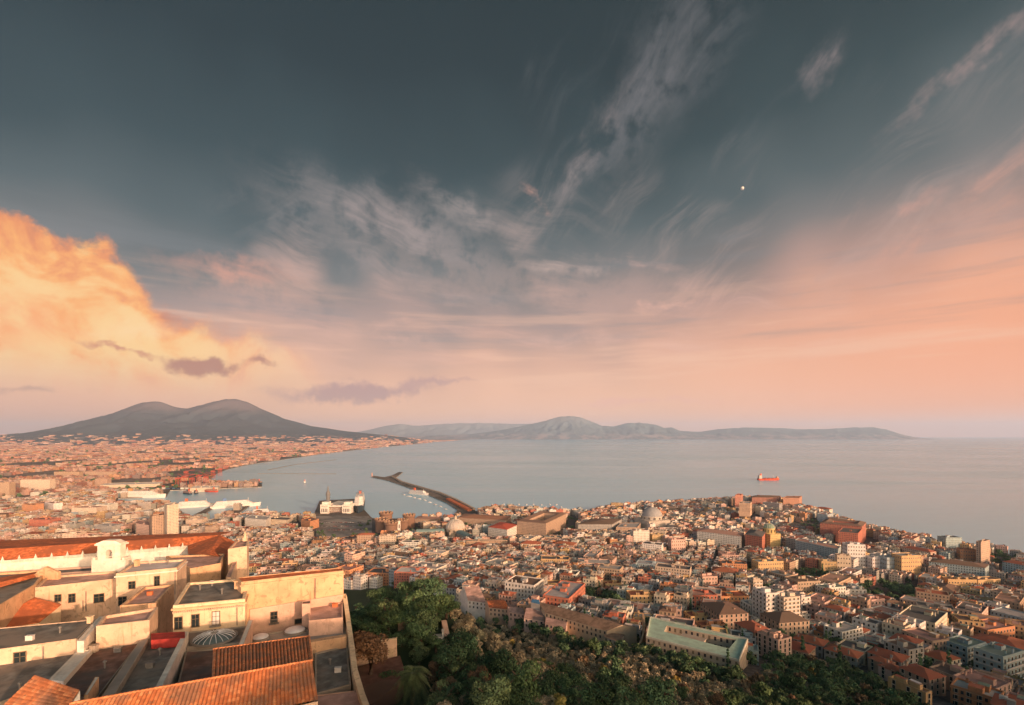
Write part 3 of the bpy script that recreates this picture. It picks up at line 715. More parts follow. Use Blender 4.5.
mb = MB(); p0, p1, p2, p3, p4 = pt(30, 579, 36), pt(37, 571.6, 35), pt(45, 566.8, 34.2), pt(58, 572, 35.2), pt(58, 578, 36.5)
yy = p2[1]
pts_ = [((px - CX) / F * yy, yy, H - (py - HY) / F * yy) for px, py in ((30, 585), (31, 576.5), (45, 566.8), (58, 572.2), (58, 585))]
mb.face(pts_); bk = [(x, y + .8, z_) for x, y, z_ in pts_]; mb.face(bk[::-1])
for i in range(4): mb.face([pts_[i + 1], pts_[i], bk[i], bk[i + 1]])
child(mb, 'wall', M['yellow'], root)
# red shed roof
def slope_house(name, label, pts, wall, roof, cat='house', lip=.12, base=BASE):
    P = [pt(*p) for p in pts]; cx = sum(p[0] for p in P) / len(P); cy = sum(p[1] for p in P) / len(P)
    root = empty(name, (cx, cy, base), label, cat); mb = MB(); mb.face(P)
    lo = [(x, y, z_ - lip) for x, y, z_ in P]
    for i in range(len(P)): mb.face([P[i], P[(i + 1) % len(P)], lo[(i + 1) % len(P)], lo[i]][::-1])
    child(mb, 'roof', roof, root); mb = MB()
    Q = [(cx + (x - cx) * .985, cy + (y - cy) * .985, z_ - lip) for x, y, z_ in P]
    for i in range(len(Q)):
        a, b = Q[i], Q[(i + 1) % len(Q)]; mb.face([(a[0], a[1], base), (b[0], b[1], base), b, a])
    child(mb, 'wall', wall, root); return root, P
slope_house('shed', 'lean-to with smooth vermilion roof at left, between dark roofs and yellow house', [(-30, 633, 42.0), (39, 622.5, 42.2), (61.5, 604.3, 40.2), (34.5, 597.3, 38.6)], M['peel'], M['terracotta'], 'shed')
root, P, z = block('monastery_house', 'low house with long dark grey roof and one door facing the viewer, left edge', 'house', [(-25, 652.5), (77.5, 638.5), (97, 619), (-25, 630)], 36, M['cream'], M['bitumen'], par=.22, drop=.12)
A, B = W2(-25, 652.5, 36), W2(77.5, 638.5, 36); window(root, A, B, 20, 658.5, 1.45, 2.1, 'door'); pipe(root, A, B, 44, 646, 662)
root, P, z = block('monastery_house', 'cream house with narrow pink roof and blank sunlit front, centre left', 'house', [(96, 626), (149.5, 620), (158, 607), (104, 615.5)], 34, M['cream'], M['pinkroof'])
root, P, z = block('monastery_house', 'small house with pink terrace under the tall door of the cream house', 'house', [(120, 605.5), (156, 603), (174, 584), (144, 587)], 36.3, M['yellow'], M['pinkroof'])
root, P, z = block('walkway_wall', 'white topped wall running down beside the dark terraces', 'wall', [(76, 652), (92.5, 648.5), (63.5, 681), (48.5, 680)], 37.2, M['white'], M['white'], par=.3, drop=.08)
root, P, z = block('walkway_wall', 'short white coping wall climbing to the pink roofed cream house', 'wall', [(77, 641), (84, 641), (104, 616.5), (99, 616.5)], 35.3, M['white'], M['white'], par=.3, drop=.08)
root, P, z = block('terrace', 'dark lead grey terrace at the lower left picture edge', 'terrace', [(-30, 712), (35, 690), (49, 679.5), (76.5, 652.5), (-30, 668)], 38.6, M['stone'], M['bitumen'], par=.15, drop=.1)
root, P, z = block('terrace', 'reddish brown asphalt terrace left of the thick sloping beam', 'terrace', [(92, 650), (140, 642), (96, 699), (55, 694), (61, 681)], 38, M['stone'], M['brownroof'], par=.15, drop=.1)
root, P, z = block('terrace', 'charcoal terrace between the thick sloping beam and the white wall', 'terrace', [(147, 642), (184, 637), (154, 690), (110, 700)], 38.05, M['stone'], M['bitumen'], par=.15, drop=.1)
root, P, z = block('beam_wall', 'thick grey sloping beam wall dividing two dark terraces', 'wall', [(139, 641.5), (149, 638), (112.5, 698), (99, 700)], 37.1, M['stone'], M['concrete'], par=.15, drop=.03)
root, P, z = block('canopy', 'dark red awning strip at the end of the charcoal terrace', 'awning', [(151, 640), (185, 637.5), (185, 631.5), (151, 633.5)], 36.3, M['redpaint'], M['redpaint'], base=H - 37.9, par=.1, drop=.02)
root, P, z = block('terrace_parapet', 'long whitewashed parapet wall right of the charcoal terrace', 'wall', [(184, 631.5), (188.5, 631.5), (161, 688), (154.5, 689)], 36.4, M['white'], M['white'], par=.1, drop=.02)
root, P, z = block('outbuilding', 'blank tan walled outbuilding between white parapet and tiled roof', 'outbuilding', [(186, 651), (215, 649), (215, 690), (176, 690)], 38.5, M['stone'], M['brownroof'], par=.2, drop=.15)
root, P, z = block('monastery_house', 'house with peeling ochre front, three tall windows and charcoal roof, centre of the court', 'house', [(173, 605.5), (245, 598.8), (251, 577.5), (188, 582.5)], 33, M['peel'], M['bitumen'], par=.55, drop=.5, cornice=M['yellow'])
A, B = W2(173, 605.5, 33), W2(245, 598.8, 33)
window(root, A, B, 178.5, 623, 1.2, 2.2); window(root, A, B, 195.5, 620.5, 1.2, 2.3); window(root, A, B, 216, 618, 1.2, 2.5, 'french_window', True, shut=True)
pipe(root, A, B, 237.5, 603, 625)
mb = MB()
for k_ in range(34):
    p = Vector((*A, z - 1.2)).lerp(Vector((*B, z - 1.2)), (k_ + .5) / 34); mb.box((p.x, p.y - .22, p.z - .25), (.22, .4, .3), math.atan2(B[1] - A[1], B[0] - A[0]))
child(mb, 'bracket_frieze', M['cream'], root)
root, P, z = block('terrace', 'dark terrace carrying the ribbed oval glass roof', 'terrace', [(187, 647), (241, 642.5), (250, 625.5), (187, 632)], 38.4, M['stone'], M['bitumen'], par=.25, drop=.2)
c = pt(214.5, 638.5, 38.4); root = empty('glass_roof', c, 'low oval ribbed glass dome on the dark terrace', 'skylight')
mb = MB(); prof = [(3.5 * math.cos(a), 1.15 * math.sin(a)) for a in [math.pi / 2 * i / 8 for i in range(9)]]; prof[-1] = (0, 1.15)
mb.rev(c, prof, 40); g_ = child(mb, 'dome', simple('greenish_glass', (.10, .14, .15), .25, .2, .8), root, True)
mb = MB()
for k_ in range(20):
    a = math.pi * 2 * k_ / 20; mb.tube([(c[0] + r_ * 1.01 * math.cos(a), c[1] + r_ * 1.01 * math.sin(a), c[2] + z_ + .04) for r_, z_ in prof[:-1]], .055, 4)
child(mb, 'rib', M['skylight'], root); mb = MB(); mb.rev(c, [(3.9, 0), (3.9, .3), (3.55, .3)], 40); child(mb, 'rim', M['concrete'], root)
root, P, z = block('dividing_wall', 'low lit dividing wall right of the oval glass dome', 'wall', [(238, 646), (243, 646), (253, 620), (248.5, 620)], 37.2, M['pinkwall'], M['white'], par=.1, drop=.02)
# tall yellow wall
root, P, z = block('refectory_wing', 'tall blank golden wall with one balcony window beside the garden', 'monastery wing', [(241, 582), (343.5, 570.5), (343.5, 567.2), (236, 577.5)], 31, M['yellow'], M['terracotta'], par=.3, drop=.12, cornice=M['yellow'])
A, B = W2(241, 582, 31), W2(343.5, 570.5, 31)
window(root, A, B, 274, 616.5, 1.2, 2.2, 'french_window', True); window(root, A, B, 299, 620.5, 1.6, .9, bars=False)
mb = MB(); n_ = Vector((B[1] - A[1], A[0] - B[0], 0)).normalized() * .35
a, b = on_wall(A, B, 250, 609), on_wall(A, B, 342.5, 594); lo = BASE
q = [a + n_, b + n_]; mb.face([(q[0].x, q[0].y, lo), (q[1].x, q[1].y, lo), q[1], q[0]]); mb.face([q[0], q[1], b, a]); child(mb, 'lower_wall_shade', M['pinkwall'], root)  # projecting pink foot of the wall; its colour also paints the fortress shadow
for w_ in [c_ for c_ in root.children if c_.name.startswith(('french', 'window', 'balcony'))]: w_.location = (n_.x, n_.y, 0)
pipe(root, A, B, 315.5, 578, 600)
root, P, z = block('terrace', 'small pink paved terrace below the right end of the golden wall', 'terrace', [(309, 620.5), (343, 617.5), (343, 602), (307, 605)], 38, M['pinkwall'], M['pinkroof'], par=.3, drop=.4)
root, P, z = block('stair_hut', 'small square stair hut against the golden wall', 'hut', [(302, 604), (310.5, 603.5), (310.5, 600.3), (302, 601)], 36, M['pinkwall'], M['brownroof'], par=.15, drop=.1)
root, P, z = block('terrace', 'grey terrace with three round white skylights', 'terrace', [(240, 651), (310, 640), (346, 635.5), (345.5, 621), (247, 636)], 41, M['stone'], M['concrete'], par=.3, drop=.3)
for (px, py, r_, lab) in ((260.5, 638.5, 1.5, 'smallest and leftmost round white skylight on the grey terrace'), (295, 631.5, 2.0, 'largest and middle round white skylight on the grey terrace'), (328, 629, 1.5, 'rightmost round white skylight on the grey terrace')):
    c = pt(px, py, 41.2); root = empty('round_skylight', c, lab, 'skylight', 'round skylights on the grey terrace')
    mb = MB(); mb.rev(c, [(r_ * 1.12, -.2), (r_ * 1.12, .35), (r_, .35)], 24); child(mb, 'rim', M['concrete'], root)
    mb = MB(); mb.rev((c[0], c[1], c[2] + .35), [(r_ * math.cos(a), .55 * math.sin(a)) for a in [math.pi / 2 * i / 6 for i in range(6)]] + [(0, .55)], 24); child(mb, 'dome', M['skylight'], root, True)
root, P, z = block('terrace_parapet', 'orange lit parapet wall below the three white skylights', 'wall', [(309, 642.5), (346.5, 636.5), (346.5, 634), (309, 640)], 40, M['yellow'], M['yellow'], par=.1, drop=.02)
root, P, z = block('terrace', 'square grey green flat roof at the foot of the orange parapet', 'terrace', [(315, 694), (351, 684), (347.5, 645), (315, 653)], 42, M['stone'], M['bitumen'], par=.3, drop=.25)
root, P, z = block('terrace', 'dusky pink flat roof at the bottom beside the outer wall', 'terrace', [(316, 730), (374, 725), (362, 689.5), (316, 695)], 41.4, M['pinkwall'], M['pinkroof'], par=.2, drop=.1)
# outer garden wall
line = [(344, 571, 31), (345, 597, 37.2), (350.5, 635, 40), (355, 670, 40.4), (362, 694, 40.4), (375, 728, 40.4)]
root = empty('outer_wall', pt(350, 640, 45), 'long narrow topped outer wall dropping to the garden', 'wall')
mb = MB(); PP = [Vector(pt(*p)) for p in line]; PP[0].z = PP[1].z + 1.0
for p, q in zip(PP, PP[1:]):
    u = (q - p); u.z = 0; n_ = Vector((u.y, -u.x, 0)).normalized() * .45
    if n_.x < 0: n_ = -n_
    T1, T2, T3, T4 = p - n_, q - n_, q + n_, p + n_
    mb.face([T1, T2, T3, T4]); lo = BASE - 8
    mb.face([(T3.x, T3.y, lo), (T4.x, T4.y, lo), T4, T3]); mb.face([(T1.x, T1.y, lo), (T2.x, T2.y, lo), T2, T1])
child(mb, 'wall', M['peel'], root)

# the tiled roofs: every barrel tile row is modelled
def tiled(mb, a, b, c, d, pitch=.46, rad=.2):
    """corrugated sheet, eave a-b, ridge d-c"""
    a, b, c, d = map(Vector, (a, b, c, d)); L = max((b - a).length, (c - d).length); n = max(4, int(L / pitch)); sub = 6
    up = (b - a).cross(d - a).normalized();  up = up if up.z > 0 else -up
    hgt = ((d - a).length + (c - b).length) / 2
    cols = []
    for i in range(n * sub + 1):
        t = i / (n * sub); ph = (i % sub) / sub; k_ = math.sin((i // sub) * 12.9898) * 43758.5453 % 1; o = up * (.05 * (k_ - .5)) + up * (rad * abs(math.sin(math.pi * ph)) if ph else 0)
        cols.append((a.lerp(b, t) + o, d.lerp(c, t) + o, i / sub))
    for (p, q, u0), (p2, q2, u1) in zip(cols, cols[1:]):
        mb.face([p, p2, q2, q], (.5, .5, .5), [(u0 + .01, 0), (u1 - .01, 0), (u1 - .01, hgt / .45), (u0 + .01, hgt / .45)])
r0, r1 = pt(70, 704.5, 30), pt(312, 661, 30); f0, f1 = pt(30, 765, 33.5), pt(318, 700, 32.6)
k0 = pt(213, 650, 31.4); k1 = pt(309, 637, 31.4); m0 = Vector(r0).lerp(Vector(r1), .56)
root = empty('tiled_roof_house', (r1[0] - 8, r1[1] - 4, BASE), 'house under the big corrugated clay tile roof along the bottom edge', 'house')
mb = MB(); tiled(mb, f0, f1, r1, r0); child(mb, 'roof', M['tiles'], root)
mb = MB(); ps = pt(211.5, 679.2, 30.05); tiled(mb, k0, k1, r1, ps); child(mb, 'rear_roof', M['tiles'], root)
mb = MB()
n_ = 60
for i in range(n_):
    p = Vector(r0).lerp(Vector(r1), i / n_); q = Vector(r0).lerp(Vector(r1), (i + 1.1) / n_); mb.tube([p + Vector((0, 0, .06)), q + Vector((0, 0, .12))], .17, 6, (.5, .5, .5))
for i in range(24):
    p = Vector(k0).lerp(Vector(k1), i / 24); q = Vector(k0).lerp(Vector(k1), (i + 1.1) / 24); mb.tube([p + Vector((0, 0, .08)), q + Vector((0, 0, .14))], .15, 6, (.5, .5, .5))
    if i < 14:
        p = Vector(k1).lerp(Vector(r1), i / 14); q = Vector(k1).lerp(Vector(r1), (i + 1.1) / 14); mb.tube([p + Vector((0, 0, .1)), q + Vector((0, 0, .1))], .15, 6)
child(mb, 'ridge_tiles', simple('pale_ridge_tiles', (.55, .22, .10), .85, .3, 1.5), root)
mb = MB()
for a, b in ((f1, r1), (r1, k1), (k1, k0), (k0, ps), (f0, f1)):
    mb.face([(a[0], a[1], BASE), (b[0], b[1], BASE), (b[0], b[1], b[2] - .15), (a[0], a[1], a[2] - .15)])
child(mb, 'wall', M['cream'], root)
mb = MB(); pts_ = [pt(35, 675, 34), pt(80, 690, 34.3), pt(62, 718, 37.6), pt(-4, 712, 37.2)]
root = empty('tiled_roof_house', (pts_[0][0], pts_[0][1], BASE), 'small hut with bright orange tile roof in the bottom left corner', 'house')
tiled(mb, pts_[2], pts_[1], pts_[0], pts_[3], .5, .10); child(mb, 'roof', M['tiles'], root); mb = MB()
for a, b in zip(pts_, pts_[1:] + pts_[:1]): mb.face([(a[0], a[1], BASE), (b[0], b[1], BASE), (b[0], b[1], b[2] - .1), (a[0], a[1], a[2] - .1)])
child(mb, 'wall', M['white'], root)
root, P, z = block('hut_wall', 'stub of orange lit wall beside the bright orange tile roof', 'wall', [(84, 695), (88, 695), (99, 677), (95, 677)], 35.8, M['yellow'], M['white'], par=.1, drop=.02)
# rooftop clutter
rng = random.Random(3)
def small_thing(name, label, cat, px, py, h, fn, mt, part='body'):
    c = pt(px, py, h); root = empty(name, c, label, cat); mb = MB(); fn(mb, c); child(mb, part, mt, root); return root
small_thing('chimney', 'small chimney stub on the dark left roof near the white coping', 'chimney', 90, 623, 35.9, lambda m, c: (m.box(c, (.7, .7, 1.2)), m.box((c[0], c[1], c[2] + 1.2), (.95, .95, .15))), M['peel'])
small_thing('chimney', 'stubby chimney on the reddish terrace top corner', 'chimney', 94, 652, 37.9, lambda m, c: (m.box(c, (1, .8, 1.1)), m.box((c[0], c[1], c[2] + 1.1), (1.2, 1.0, .15))), M['stone'])
small_thing('chimney', 'short chimney on the lilac roof of the largest cream house', 'chimney', 137, 566, 34.1, lambda m, c: (m.box(c, (.9, .9, 1.4)), m.box((c[0], c[1], c[2] + 1.4), (1.2, 1.2, .2))), M['yellow'])
small_thing('chimney', 'square chimney on the charcoal roof next to the golden wall', 'chimney', 240, 588, 33.1, lambda m, c: (m.box(c, (1.6, 1.6, 1.6)), m.box((c[0], c[1], c[2] + 1.6), (1.9, 1.9, .2))), M['yellow'])
small_thing('antenna', 'thin television aerial on the lilac roof', 'antenna', 160, 563, 34.1, lambda m, c: (m.tube([c, (c[0], c[1], c[2] + 3)], .04, 4), m.tube([(c[0] - .6, c[1], c[2] + 2.8), (c[0] + .6, c[1], c[2] + 2.8)], .03, 4), m.tube([(c[0] - .45, c[1], c[2] + 2.4), (c[0] + .45, c[1], c[2] + 2.4)], .03, 4)), M['metal'], 'mast')

vent = lambda m, c: (m.tube([c, (c[0], c[1], c[2] + 1.1)], .16, 8), m.rev((c[0], c[1], c[2] + 1.0), [(.3, 0), (.3, .15), (0, .35)], 8))
crate = lambda m, c: (m.box(c, (1.1, .6, .8), .2), m.box((c[0], c[1], c[2] + .8), (1.2, .7, .06), .2))
def dish(m, c):
    m.tube([c, (c[0], c[1], c[2] + .9)], .05, 5); m.rev((c[0], c[1], c[2] + .9), [(0, 0), (.3, .06), (.5, .22)], 12)
for px, py, h, fn, nm, ct, mt_, lb in (
    (60, 633, 36.1, vent, 'vent_pipe', 'vent', 'metal', 'thin vent pipe on the long dark grey left roof'), (30, 640, 36.1, crate, 'air_conditioner', 'air conditioner', 'whitepaint', 'white air conditioner box on the long dark grey left roof'),
    (105, 668, 38.1, vent, 'vent_pipe', 'vent', 'metal', 'vent pipe in the middle of the reddish brown terrace'), (118, 652, 38.1, crate, 'air_conditioner', 'air conditioner', 'metal', 'grey unit standing on the reddish brown terrace'),
    (160, 655, 38.15, vent, 'vent_pipe', 'vent', 'metal', 'vent pipe on the charcoal terrace beside the white wall'), (150, 668, 38.15, crate, 'air_conditioner', 'air conditioner', 'metal', 'grey unit on the charcoal terrace'),
    (200, 590, 33.5, vent, 'vent_pipe', 'vent', 'metal', 'left vent pipe on the roof of the peeling ochre house'), (222, 594, 33.5, vent, 'vent_pipe', 'vent', 'metal', 'right vent pipe on the roof of the peeling ochre house'), (212, 586, 33.5, dish, 'satellite_dish', 'dish', 'whitepaint', 'white satellite dish on the roof of the peeling ochre house'),
    (150, 565, 34.5, dish, 'satellite_dish', 'dish', 'whitepaint', 'white satellite dish on the lilac roof of the largest cream house'), (168, 564, 34.5, vent, 'vent_pipe', 'vent', 'metal', 'vent pipe on the lilac roof of the largest cream house'),
    (330, 665, 42.2, vent, 'vent_pipe', 'vent', 'metal', 'vent pipe on the square grey green flat roof'), (338, 672, 42.2, crate, 'air_conditioner', 'air conditioner', 'whitepaint', 'white unit on the square grey green flat roof'),
    (310, 634, 41.3, crate, 'air_conditioner', 'air conditioner', 'metal', 'grey unit between two round white skylights'), (335, 607, 38.4, crate, 'planter', 'planter', 'terracotta', 'clay planter box on the small pink paved terrace'),
    (20, 690, 38.7, vent, 'vent_pipe', 'vent', 'metal', 'vent pipe on the lead grey terrace at lower left'), (150, 595, 36.8, crate, 'planter', 'planter', 'terracotta', 'clay planter box on the pink terrace under the tall door')):
    small_thing(nm, lb, ct, px, py, h, fn, M[mt_])

# ------------------------------------------------------------------ city: palettes, zones, generic buildings
WALLS = {'cream': (.64, .54, .43), 'pale pink': (.62, .42, .35), 'ochre': (.58, .39, .20), 'white': (.72, .69, .65), 'grey': (.36, .35, .34), 'brick red': (.46, .15, .10), 'tan': (.44, .31, .23), 'orange': (.56, .26, .13), 'blue grey': (.34, .44, .48)}
ROOFS = {'terracotta': (.38, .12, .07), 'dark grey': (.12, .12, .125), 'light grey': (.40, .39, .39), 'white': (.62, .60, .58), 'dusty pink': (.42, .25, .21), 'brown': (.20, .13, .10), 'grey green': (.22, .30, .26)}
WK, RK = list(WALLS), list(ROOFS)
LANDM = []     # (px, py, phrase) of the things labels may refer to
used = {}
def zone(px, py):
    best = min(LANDM, key=lambda q: math.hypot(q[0] - px, (q[1] - py) * 1.6))
    dx, dy = px - best[0], (py - best[1]) * 1.6
    rel = ('right of' if dx > 0 else 'left of') if abs(dx) > abs(dy) else ('below' if dy > 0 else 'above')
    return rel, best[2]
PENDING = []   # (object, px, py, look) labelled at the end so that each label is the only one of its kind
def label_pending():
    groups = {}
    for o, px, py, look in PENDING:
        rel, ph = zone(px, py); groups.setdefault((look, rel, ph), []).append((px, py, o))
    ordn = ['', 'second', 'third', 'fourth', 'fifth', 'sixth', 'seventh', 'eighth', 'ninth', 'tenth', 'eleventh', 'twelfth']
    for (look, rel, ph), it in groups.items():
        it.sort(key=lambda q: q[0])
        for i, (px, py, o) in enumerate(it):
            s_ = f'{look} {rel} {ph}'
            if len(it) == 2: s_ += ', left one' if i == 0 else ', right one'
            elif len(it) > 2: s_ += ', leftmost' if i == 0 else (', rightmost' if i == len(it) - 1 else f', {ordn[min(i, 11)]} from left')
            o['label'] = s_
def jit(c, r, a=.12): k = 1 + r.uniform(-a, a); return tuple(min(.8, x * k * (1 + r.uniform(-.04, .04))) for x in c)

def roof_shape(mb, poly, z, rtype, rc, wc, r, hutmb=None, rich=True):
    """roof on a rectangle poly (ccw); flat ones get a parapet, pitched ones a hip"""
    if rtype == 'hip':
        e = inset(poly, -.5); cx = sum(p[0] for p in poly) / 4; cy = sum(p[1] for p in poly) / 4
        w = math.hypot(poly[1][0] - poly[0][0], poly[1][1] - poly[0][1]); d = math.hypot(poly[2][0] - poly[1][0], poly[2][1] - poly[1][1])
        long_ = (Vector(poly[1]) - Vector(poly[0])) if w >= d else (Vector(poly[2]) - Vector(poly[1]))
        half = max(.2, abs(w - d) / 2); u = long_.normalized() * half; hr = min(min(w, d) * .20, 3.6)
        A, B = (cx - u.x, cy - u.y, z + hr), (cx + u.x, cy + u.y, z + hr); E = [(p[0], p[1], z + .05) for p in e]
        if w >= d: fs = [[E[0], E[1], B, A], [E[1], E[2], B], [E[2], E[3], A, B], [E[3], E[0], A]]
        else: fs = [[E[0], E[1], A], [E[1], E[2], B, A], [E[2], E[3], B], [E[3], E[0], A, B]]
        for f in fs: mb.face(f, jit(rc, r, .08))
        mb.face(E[::-1], tuple(x * .6 for x in wc))
    else:
        inn = inset(poly, .45)
        for i in range(4):
            a, b, c, d = poly[i], poly[(i + 1) % 4], inn[(i + 1) % 4], inn[i]
            mb.face([(*a, z + .9), (*b, z + .9), (*c, z + .9), (*d, z + .9)], wc); mb.face([(*d, z + .9), (*c, z + .9), (*c, z), (*d, z)], wc)
            mb.face([(*a, z), (*b, z), (*b, z + .9), (*a, z + .9)], wc)
        mb.face([(*p, z + .02) for p in inn], rc)
        ex = (Vector(poly[1]) - Vector(poly[0])); ey = (Vector(poly[3]) - Vector(poly[0])); ang = math.atan2(ex.y, ex.x)
        for _ in range(r.choice((1, 1, 2, 3)) if rich else 1):
            p = Vector(poly[0]) + ex * r.uniform(.25, .75) + ey * r.uniform(.25, .75)
            s_ = (min(r.uniform(3, 6), ex.length * .45), min(r.uniform(3, 5), ey.length * .45), r.uniform(2.2, 3.2))
            pc = jit(wc, r, .2); hb = mb
            if hutmb is not None: hb = MB(); hutmb.append(hb)
            hb.prism(rect(p.x, p.y, s_[0], s_[1], ang), z, z + s_[2], pc, False, True, jit(ROOFS[r.choice(RK)], r, .2))
def chimneys(root, poly, z, r, wc):
    a, ex, ey = Vector(poly[0]), Vector(poly[1]) - Vector(poly[0]), Vector(poly[3]) - Vector(poly[0])
    for _ in range(r.choice((1, 2, 3))):
        p = a + ex * r.uniform(.12, .88) + ey * r.choice((.1, .9, .2)); m = MB(); g = math.atan2(ex.y, ex.x); hh = r.uniform(1.8, 3)
        m.prism(rect(p.x, p.y, r.uniform(.6, 1.3), .7, g), z, z + hh, jit(wc, r, .2)); m.prism(rect(p.x, p.y, 1.3, .9, g), z + hh, z + hh + .15, (.3, .2, .16)); child(m, 'chimney', M['citynw'], root)
def city_building(x, y, ang, w, d, z0, h, wn, rn, rtype, r, hut=True):
    poly = rect(x, y, w, d, ang); wc, rc = jit(WALLS[wn], r), jit(ROOFS[rn], r)
    root = empty('apartment_building', (x, y, z0), None, 'building', 'apartment buildings of the old town')
    mb = MB()
    for i in range(4): mb.wall(poly[i], poly[(i + 1) % 4], z0 - 12, z0, wc, False); mb.wall(poly[i], poly[(i + 1) % 4], z0, z0 + h, wc, True)
    child(mb, 'wall', M['city'], root)
    mb = MB(); hm = []; roof_shape(mb, poly, z0 + h, rtype, rc, wc, r, hm); child(mb, 'roof', M['citynw'], root)
    for q in hm: child(q, 'roof_hut', M['citynw'], root)
    chimneys(root, poly, z0 + h, r, wc)
    return root, poly, wc
OCC = []      # (x, y, radius) taken
VIS = []      # (left, right, foot, depth) of fronts the town before them must not hide
def capped(x, y, w, z, h):
    px, hw = CX + F * x / y, w * .62 * F / y
    for a, b, f, Y in VIS:
        if y < Y - 4 and px + hw > a and px - hw < b: h = min(h, (H - z) - (f - 2.5 - HY) / F * y)
    return h
def free(x, y, r): return all((x - a) ** 2 + (y - b) ** 2 > (r + q) ** 2 for a, b, q in OCC)
winmesh = None
def real_windows(root, poly, z0, h, floors, faces=(0, 1, 3), size=(1.25, 1.9), bal=False, step=3.4, skip=()):
    """each window a part of the building, pane with a lighter surround and sill"""
    global winmesh
    if winmesh is None:
        m = MB(); m.prism([(-.5, -.06), (.5, -.06), (.5, .0), (-.5, .0)], 0, 1, (.03, .035, .045), m=0)
        for a in ((-.62, -.5), (.5, .62)): m.prism([(a[0], -.12), (a[1], -.12), (a[1], 0), (a[0], 0)], -.05, 1.1, (.6, .52, .42), m=1)
        m.prism([(-.7, -.25), (.7, -.25), (.7, 0), (-.7, 0)], -.12, -.04, (.6, .52, .42), m=1); m.prism([(-.7, -.16), (.7, -.16), (.7, 0), (-.7, 0)], 1.02, 1.1, (.6, .52, .42), m=1)
        o = m.build('window', [M['glass'], M['citynw']]); winmesh = o.data; bpy.data.objects.remove(o)
    base = Vector(root.location)
    for fi in faces:
        a, b = Vector(poly[fi]), Vector(poly[(fi + 1) % 4]); L = (b - a).length; n = max(1, int(L / step)); u = (b - a).normalized(); nrm = Vector((u.y, -u.x))
        if nrm.dot(-(a + b) / 2) <= 0: continue        # turned away from the town side seen
        for f in range(floors):
            for k in range(n):
                if (f, k) in skip: continue
                p = a + u * (L * (k + .5) / n); o = bpy.data.objects.new('window', winmesh); COL.objects.link(o); o.parent = root
                o.location = (p.x - base.x, p.y - base.y, z0 - base.z + h * (f + .28) / floors); o.rotation_euler = (0, 0, math.atan2(u.y, u.x)); o.scale = (size[0], 1, size[1])
            if bal:
                m = MB(); q0, q1 = a + u * .8, b - u * .8; nn = nrm * 1.1; zz = z0 + h * (f + .22) / floors
                m.prism([tuple(q0 + nn), tuple(q1 + nn), tuple(q1), tuple(q0)], zz - .15, zz, (.6, .58, .55)); nn2 = nrm * 1.05
                m.prism([tuple(q0 + nn), tuple(q1 + nn), tuple(q1 + nn2), tuple(q0 + nn2)], zz, zz + .95, (.62, .6, .58)); child(m, 'balcony', M['citynw'], root)
def hand(px0, px1, pyt, pyb, yaw, dep, wn, rn, rtype='flat', floors=None, look=None, label=None, name='apartment_building', cat='building', group=True, real=True, bal=False, zup=None, rcol=None, wcol=None):
    """a building read off the photograph: left, right, roof line and foot of its front, yaw in degrees"""
    g = ground((px0 + px1) / 2, pyb); Y = g[1]; k = Y / F
    a = R(yaw); w = (px1 - px0) * k / max(.5, math.cos(a) + .25 * abs(math.sin(a))); h = (pyb - pyt) * k
    n = Vector((math.sin(a), -math.cos(a))); c = Vector((g[0], g[1])) - n * dep / 2
    r = random.Random(int(px0 * 7 + pyb)); z0 = g[2]
    poly = rect(c.x, c.y, w, dep, a); wc = jit(wcol or WALLS[wn], r, .05); rc = jit(rcol or ROOFS[rn], r, .05)
    root = empty(name, (c.x, c.y, z0), label, cat, 'apartment buildings of the old town' if group and name == 'apartment_building' else None)
    mb = MB(); fl = floors or max(2, round(h / 3.4))
    for i in range(4): mb.wall(poly[i], poly[(i + 1) % 4], z0 - 14, z0, wc, False); mb.wall(poly[i], poly[(i + 1) % 4], z0, z0 + h, wc, not real)
    child(mb, 'wall', M['city'], root)
    mb = MB(); hm = []; roof_shape(mb, poly, z0 + h, rtype, rc, wc, r, hm); child(mb, 'roof', M['citynw'], root)
    for q in hm: child(q, 'roof_hut', M['citynw'], root)
    chimneys(root, poly, z0 + h, r, wc)
    if real: real_windows(root, poly, z0, h, fl, bal=bal)
    n2 = max(1, int(max(w, dep) / max(8, min(w, dep))))
    lv = Vector((math.cos(a), math.sin(a))) if w > dep else n
    for i in range(n2): q = c + lv * ((i + .5) / n2 - .5) * max(w, dep); OCC.append((q.x, q.y, min(w, dep) * .55))
    VIS.append((px0, px1, pyb, g[1] - dep * .2))
    if not label: PENDING.append((root, (px0 + px1) / 2, (pyt + pyb) / 2, look or f'{wn} {fl}-storey building with {rn} roof'))
    return root, poly, z0, h, c

